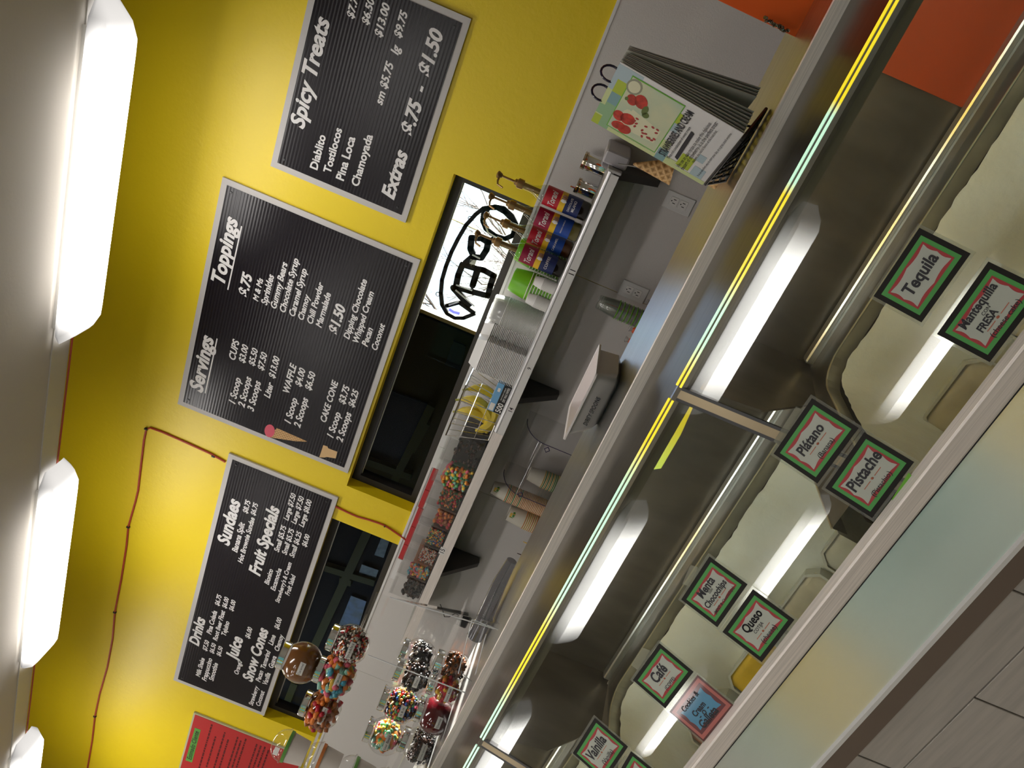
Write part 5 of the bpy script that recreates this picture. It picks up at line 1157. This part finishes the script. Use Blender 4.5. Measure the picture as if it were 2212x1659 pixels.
for a_, b_, yy in (((842, 1290), (1082, 1362), 1.40), ((795, 1415), (1010, 1498), 1.36)):
    obj('sheet_edge', MB().tube([P(*a_, Y=yy), P(*b_, Y=yy)], .0016, 5), mat('bright acrylic edge', (.8, .8, .82), .2), t)
for a_, b_ in (((1020, 1338), (990, 1455)), ((1050, 1370), (1022, 1475)), ((1052, 1350), (1082, 1362)), ((1020, 1338), (1050, 1350)), ((1000, 1456), (1022, 1475))):
    obj('sheet_edge', MB().tube([P(*a_, Y=1.35), P(*b_, Y=1.35)], .0012, 5), MATS['bright acrylic edge'], t)
# ---- candy jars
LAB = WPAP
def jar(px, py, Y, R_, label, cols_, shape, r, n, tx, fillz=.75, solid=None, lidup=True):
    c = P(px, py, Y=Y); zb_ = c.z - R_ * .93
    t = thing('candy_jar', label, 'jar', (c.x, Y, zb_), 'round glass candy jars with chrome lids')
    prof = []
    for k in range(13):
        a_ = -1.19 + (1.19 + .98) * k / 12; prof.append((R_ * math.cos(a_), R_ * math.sin(a_)))
    prof.append((R_ * .56, R_ * .88)); 
    obj('glass', MB().lathe(prof, c, 30), JARG, t, True)
    obj('lid', MB().lathe([(R_ * .66, R_ * .80), (R_ * .68, R_ * .82), (R_ * .68, R_ * 1.10), (R_ * .64, R_ * 1.14)], c, 30), CHROME, t, True)
    if solid:
        prof2 = [(p_[0] * .96, p_[1] * .96) for p_ in prof if p_[1] < R_ * (fillz)]; obj('candy', MB().lathe(prof2, c, 26), solid, t, True)
    else:
        m = MB(); pieces(m, n, None, r, len(cols_), random.Random(int(px)), (1, .75, .75), shape, (Vector(c), R_ - r * 1.3, -.9, fillz))
        m.lathe([(R_ * .3, -R_ * .70), (R_ * .60, -R_ * .45), (R_ * .66, 0), (R_ * .50, R_ * min(.5, fillz - .2))], c, 16, mi=len(cols_) - 1)
        obj('candy', m, [CM[k] for k in cols_], t, smooth='soft', kind='stuff')
    if tx:
        ac = math.atan2(-c.y, -c.x); tx = tx or ''; al = ac - .30; rr = R_ * 1.01; m = MB(); ww = .62 if len(tx) < 8 else .9
        zc_ = -R_ * .15; hh_ = R_ * .14
        def pt(a_, z, o): 
            rz = math.sqrt(max(1e-6, rr * rr - z * z)) + o; return (c.x + rz * math.cos(a_), c.y + rz * math.sin(a_), c.z + z)
        vs = []; K = 7
        for k in range(K): a_ = al - ww / 2 + ww * k / (K - 1); vs += [pt(a_, zc_ - hh_, .001), pt(a_, zc_ + hh_, .001)]
        m.add(vs, [(2 * k, 2 * k + 2, 2 * k + 3, 2 * k + 1) for k in range(K - 1)]); lo = obj('jar_label', m, LAB, t)
        m = MB(); wd = min(.84, .11 * len(tx) + .12) * ww / 2; wrapped(m, tx, c, math.sqrt(rr * rr - zc_ * zc_) + .0028, c.z + zc_, al - wd, al + wd, .004); obj('label_lettering', m, INK, lo, kind='stuff')
    return c, t
mjar = lambda v, yc, px: v
def Rpx(n, px, py, Y): return n * pxm(px, py, Y)
R0 = .048
jar(977.7, 1440, 1.48, .044, 'jar of dark brown cocoa candy at the right rear of the ledge', ['brn', 'amb'], 'ico', .006, 160, None, .6)
jar(964, 1488, 1.43, .043, 'jar of red and orange gummy bears with two labels', ['red', 'org', 'yel', 'red'], 'ico', .0095, 110, "Gummy Bears", .7)
jar(942.8, 1546, 1.42, .050, 'jar of dark red chamoy sauce', None, None, 0, 0, "Chamoy", .75, mat('chamoy sauce', (.10, .006, .01), .12))
jar(908, 1611, 1.41, .050, 'jar of dark chocolate sprinkles, lowest left on the ledge', ['blk', 'brn'], 'ico', .004, 330, "Chocolate Sprinkles", .5)
jar(905.5, 1416, 1.50, .045, 'rear jar of crushed black cookies, upper tier', ['blk', 'brn', 'wht', 'blk'], 'ico', .006, 150, None, .6)
jar(896, 1459.6, 1.44, .047, 'jar of crushed black cookies labelled Oreo', ['blk', 'blk', 'brn'], 'ico', .007, 150, "Oreo", .65)
jar(865.8, 1522, 1.43, .050, 'jar of bright button candies labelled m & m', ['brn', 'yel', 'grn', 'dbl', 'red', 'org', 'brn'], 'ico', .0062, 480, "m & m", .75)
jar(833.4, 1589.5, 1.42, .050, 'jar of pastel sour bears on the upper tier', ['pink', 'mint', 'yel', 'grn', 'org'], 'ico', .0105, 150, "Sour Bears", .8)
jar(652.5, 1431, 1.47, .055, 'round jar of brown caramel stacked highest, in front of the board corner', None, None, 0, 0, "Caramel", .8, mat('caramel', (.20, .075, .018), .15))
jar(756.5, 1392, 1.50, .053, 'jar of red and white sprinkles nearest the small window view', ['red', 'wht', 'wht', 'org', 'wht', 'brn'], 'ico', .0050, 620, "Sprinkles", .8)
jar(728, 1460.5, 1.46, .052, 'jar of thick pastel sour worms', ['pink', 'blu', 'org', 'mint', 'yel', 'org'], 'worm', .0075, 90, "Sour Worms", .8)
jar(697, 1533.6, 1.44, .052, 'jar of red and amber gummy worms left of the caramel jar', ['red', 'amb', 'org', 'amb'], 'worm', .0065, 90, "Gummy Worms", .75)
obj('middle_sheet', MB().box((xend, 1.375, P(896, 1459.6, Y=1.44).z - .0465), (xm + .15, 1.515, P(896, 1459.6, Y=1.44).z - .0435)), ACRY, t)
# ---- tower of dome-lidded cups
DOME = glassmat('dome plastic', (.95, .95, .95), 1.5, .02)
cyy = 1.24
pts_ = [(617, 1611), (686, 1640), (757, 1668), (826, 1695), (895, 1722)]
labs = ['dome lidded cup on top of the tower, wrapped in white paper', 'dome lidded cup second from the top of the tower, green leaf inside', 'dome lidded cup third in the tower, cut off by the lower edge', 'dome lidded cup fourth in the tower', 'dome lidded cup at the bottom of the tower']
for i, (px_, py_) in enumerate(pts_):
    c = P(px_, py_, Y=cyy); R_ = .0375; c.x = P(617, 1611, Y=cyy).x + .0
    nx = P(*pts_[i + 1], Y=cyy) if i < 4 else c + Vector((0, 0, -.08)); hgt = (c.z - nx.z)
    if i == 4: hgt = max(.05, c.z - gt[1])
    t = thing('domed_cup', labs[i], 'cup', (c.x, cyy, c.z - hgt * .6), 'tower of dome lidded cups')
    obj('cup_body', MB().lathe([(R_ * .80, -hgt * .64 if i < 4 else -hgt), (R_ * .97, -.003)], c, 28), mat('paper wrapped cup', (.66, .60, .56), .6), t, True)
    obj('cup_band', MB().lathe([(R_ * 1.0, -.010), (R_ * 1.02, -.002)], c, 28, cap0=False, cap1=False), mat('cup band ' + ('green' if i % 2 == 0 else 'orange'), (.12, .32, .06) if i % 2 == 0 else (.65, .22, .06), .5), t)
    dome = [(R_ * 1.10, -.002), (R_ * 1.10, .002), (R_ * 1.02, .003)] + [(R_ * math.cos(k * .25), R_ * .85 * math.sin(k * .25) + .003) for k in range(1, 6)]
    obj('dome_lid', MB().lathe(dome, c, 28, cap0=False), DOME, t, True)
    if i == 0:
        m = MB(); ac = math.atan2(-c.y, -c.x) - .5
        m.slab([c + Vector((R_ * 1.01 * math.cos(ac + a_), R_ * 1.01 * math.sin(ac + a_), z_)) for a_, z_ in ((-.25, .008), (.25, .008), (.25, .020), (-.25, .020))], (-.001, -.001, 0)); lb_ = obj('cup_label', m, WPAP, t)

for o in list(bpy.data.objects):
    if '_o' in o: del o['_o']
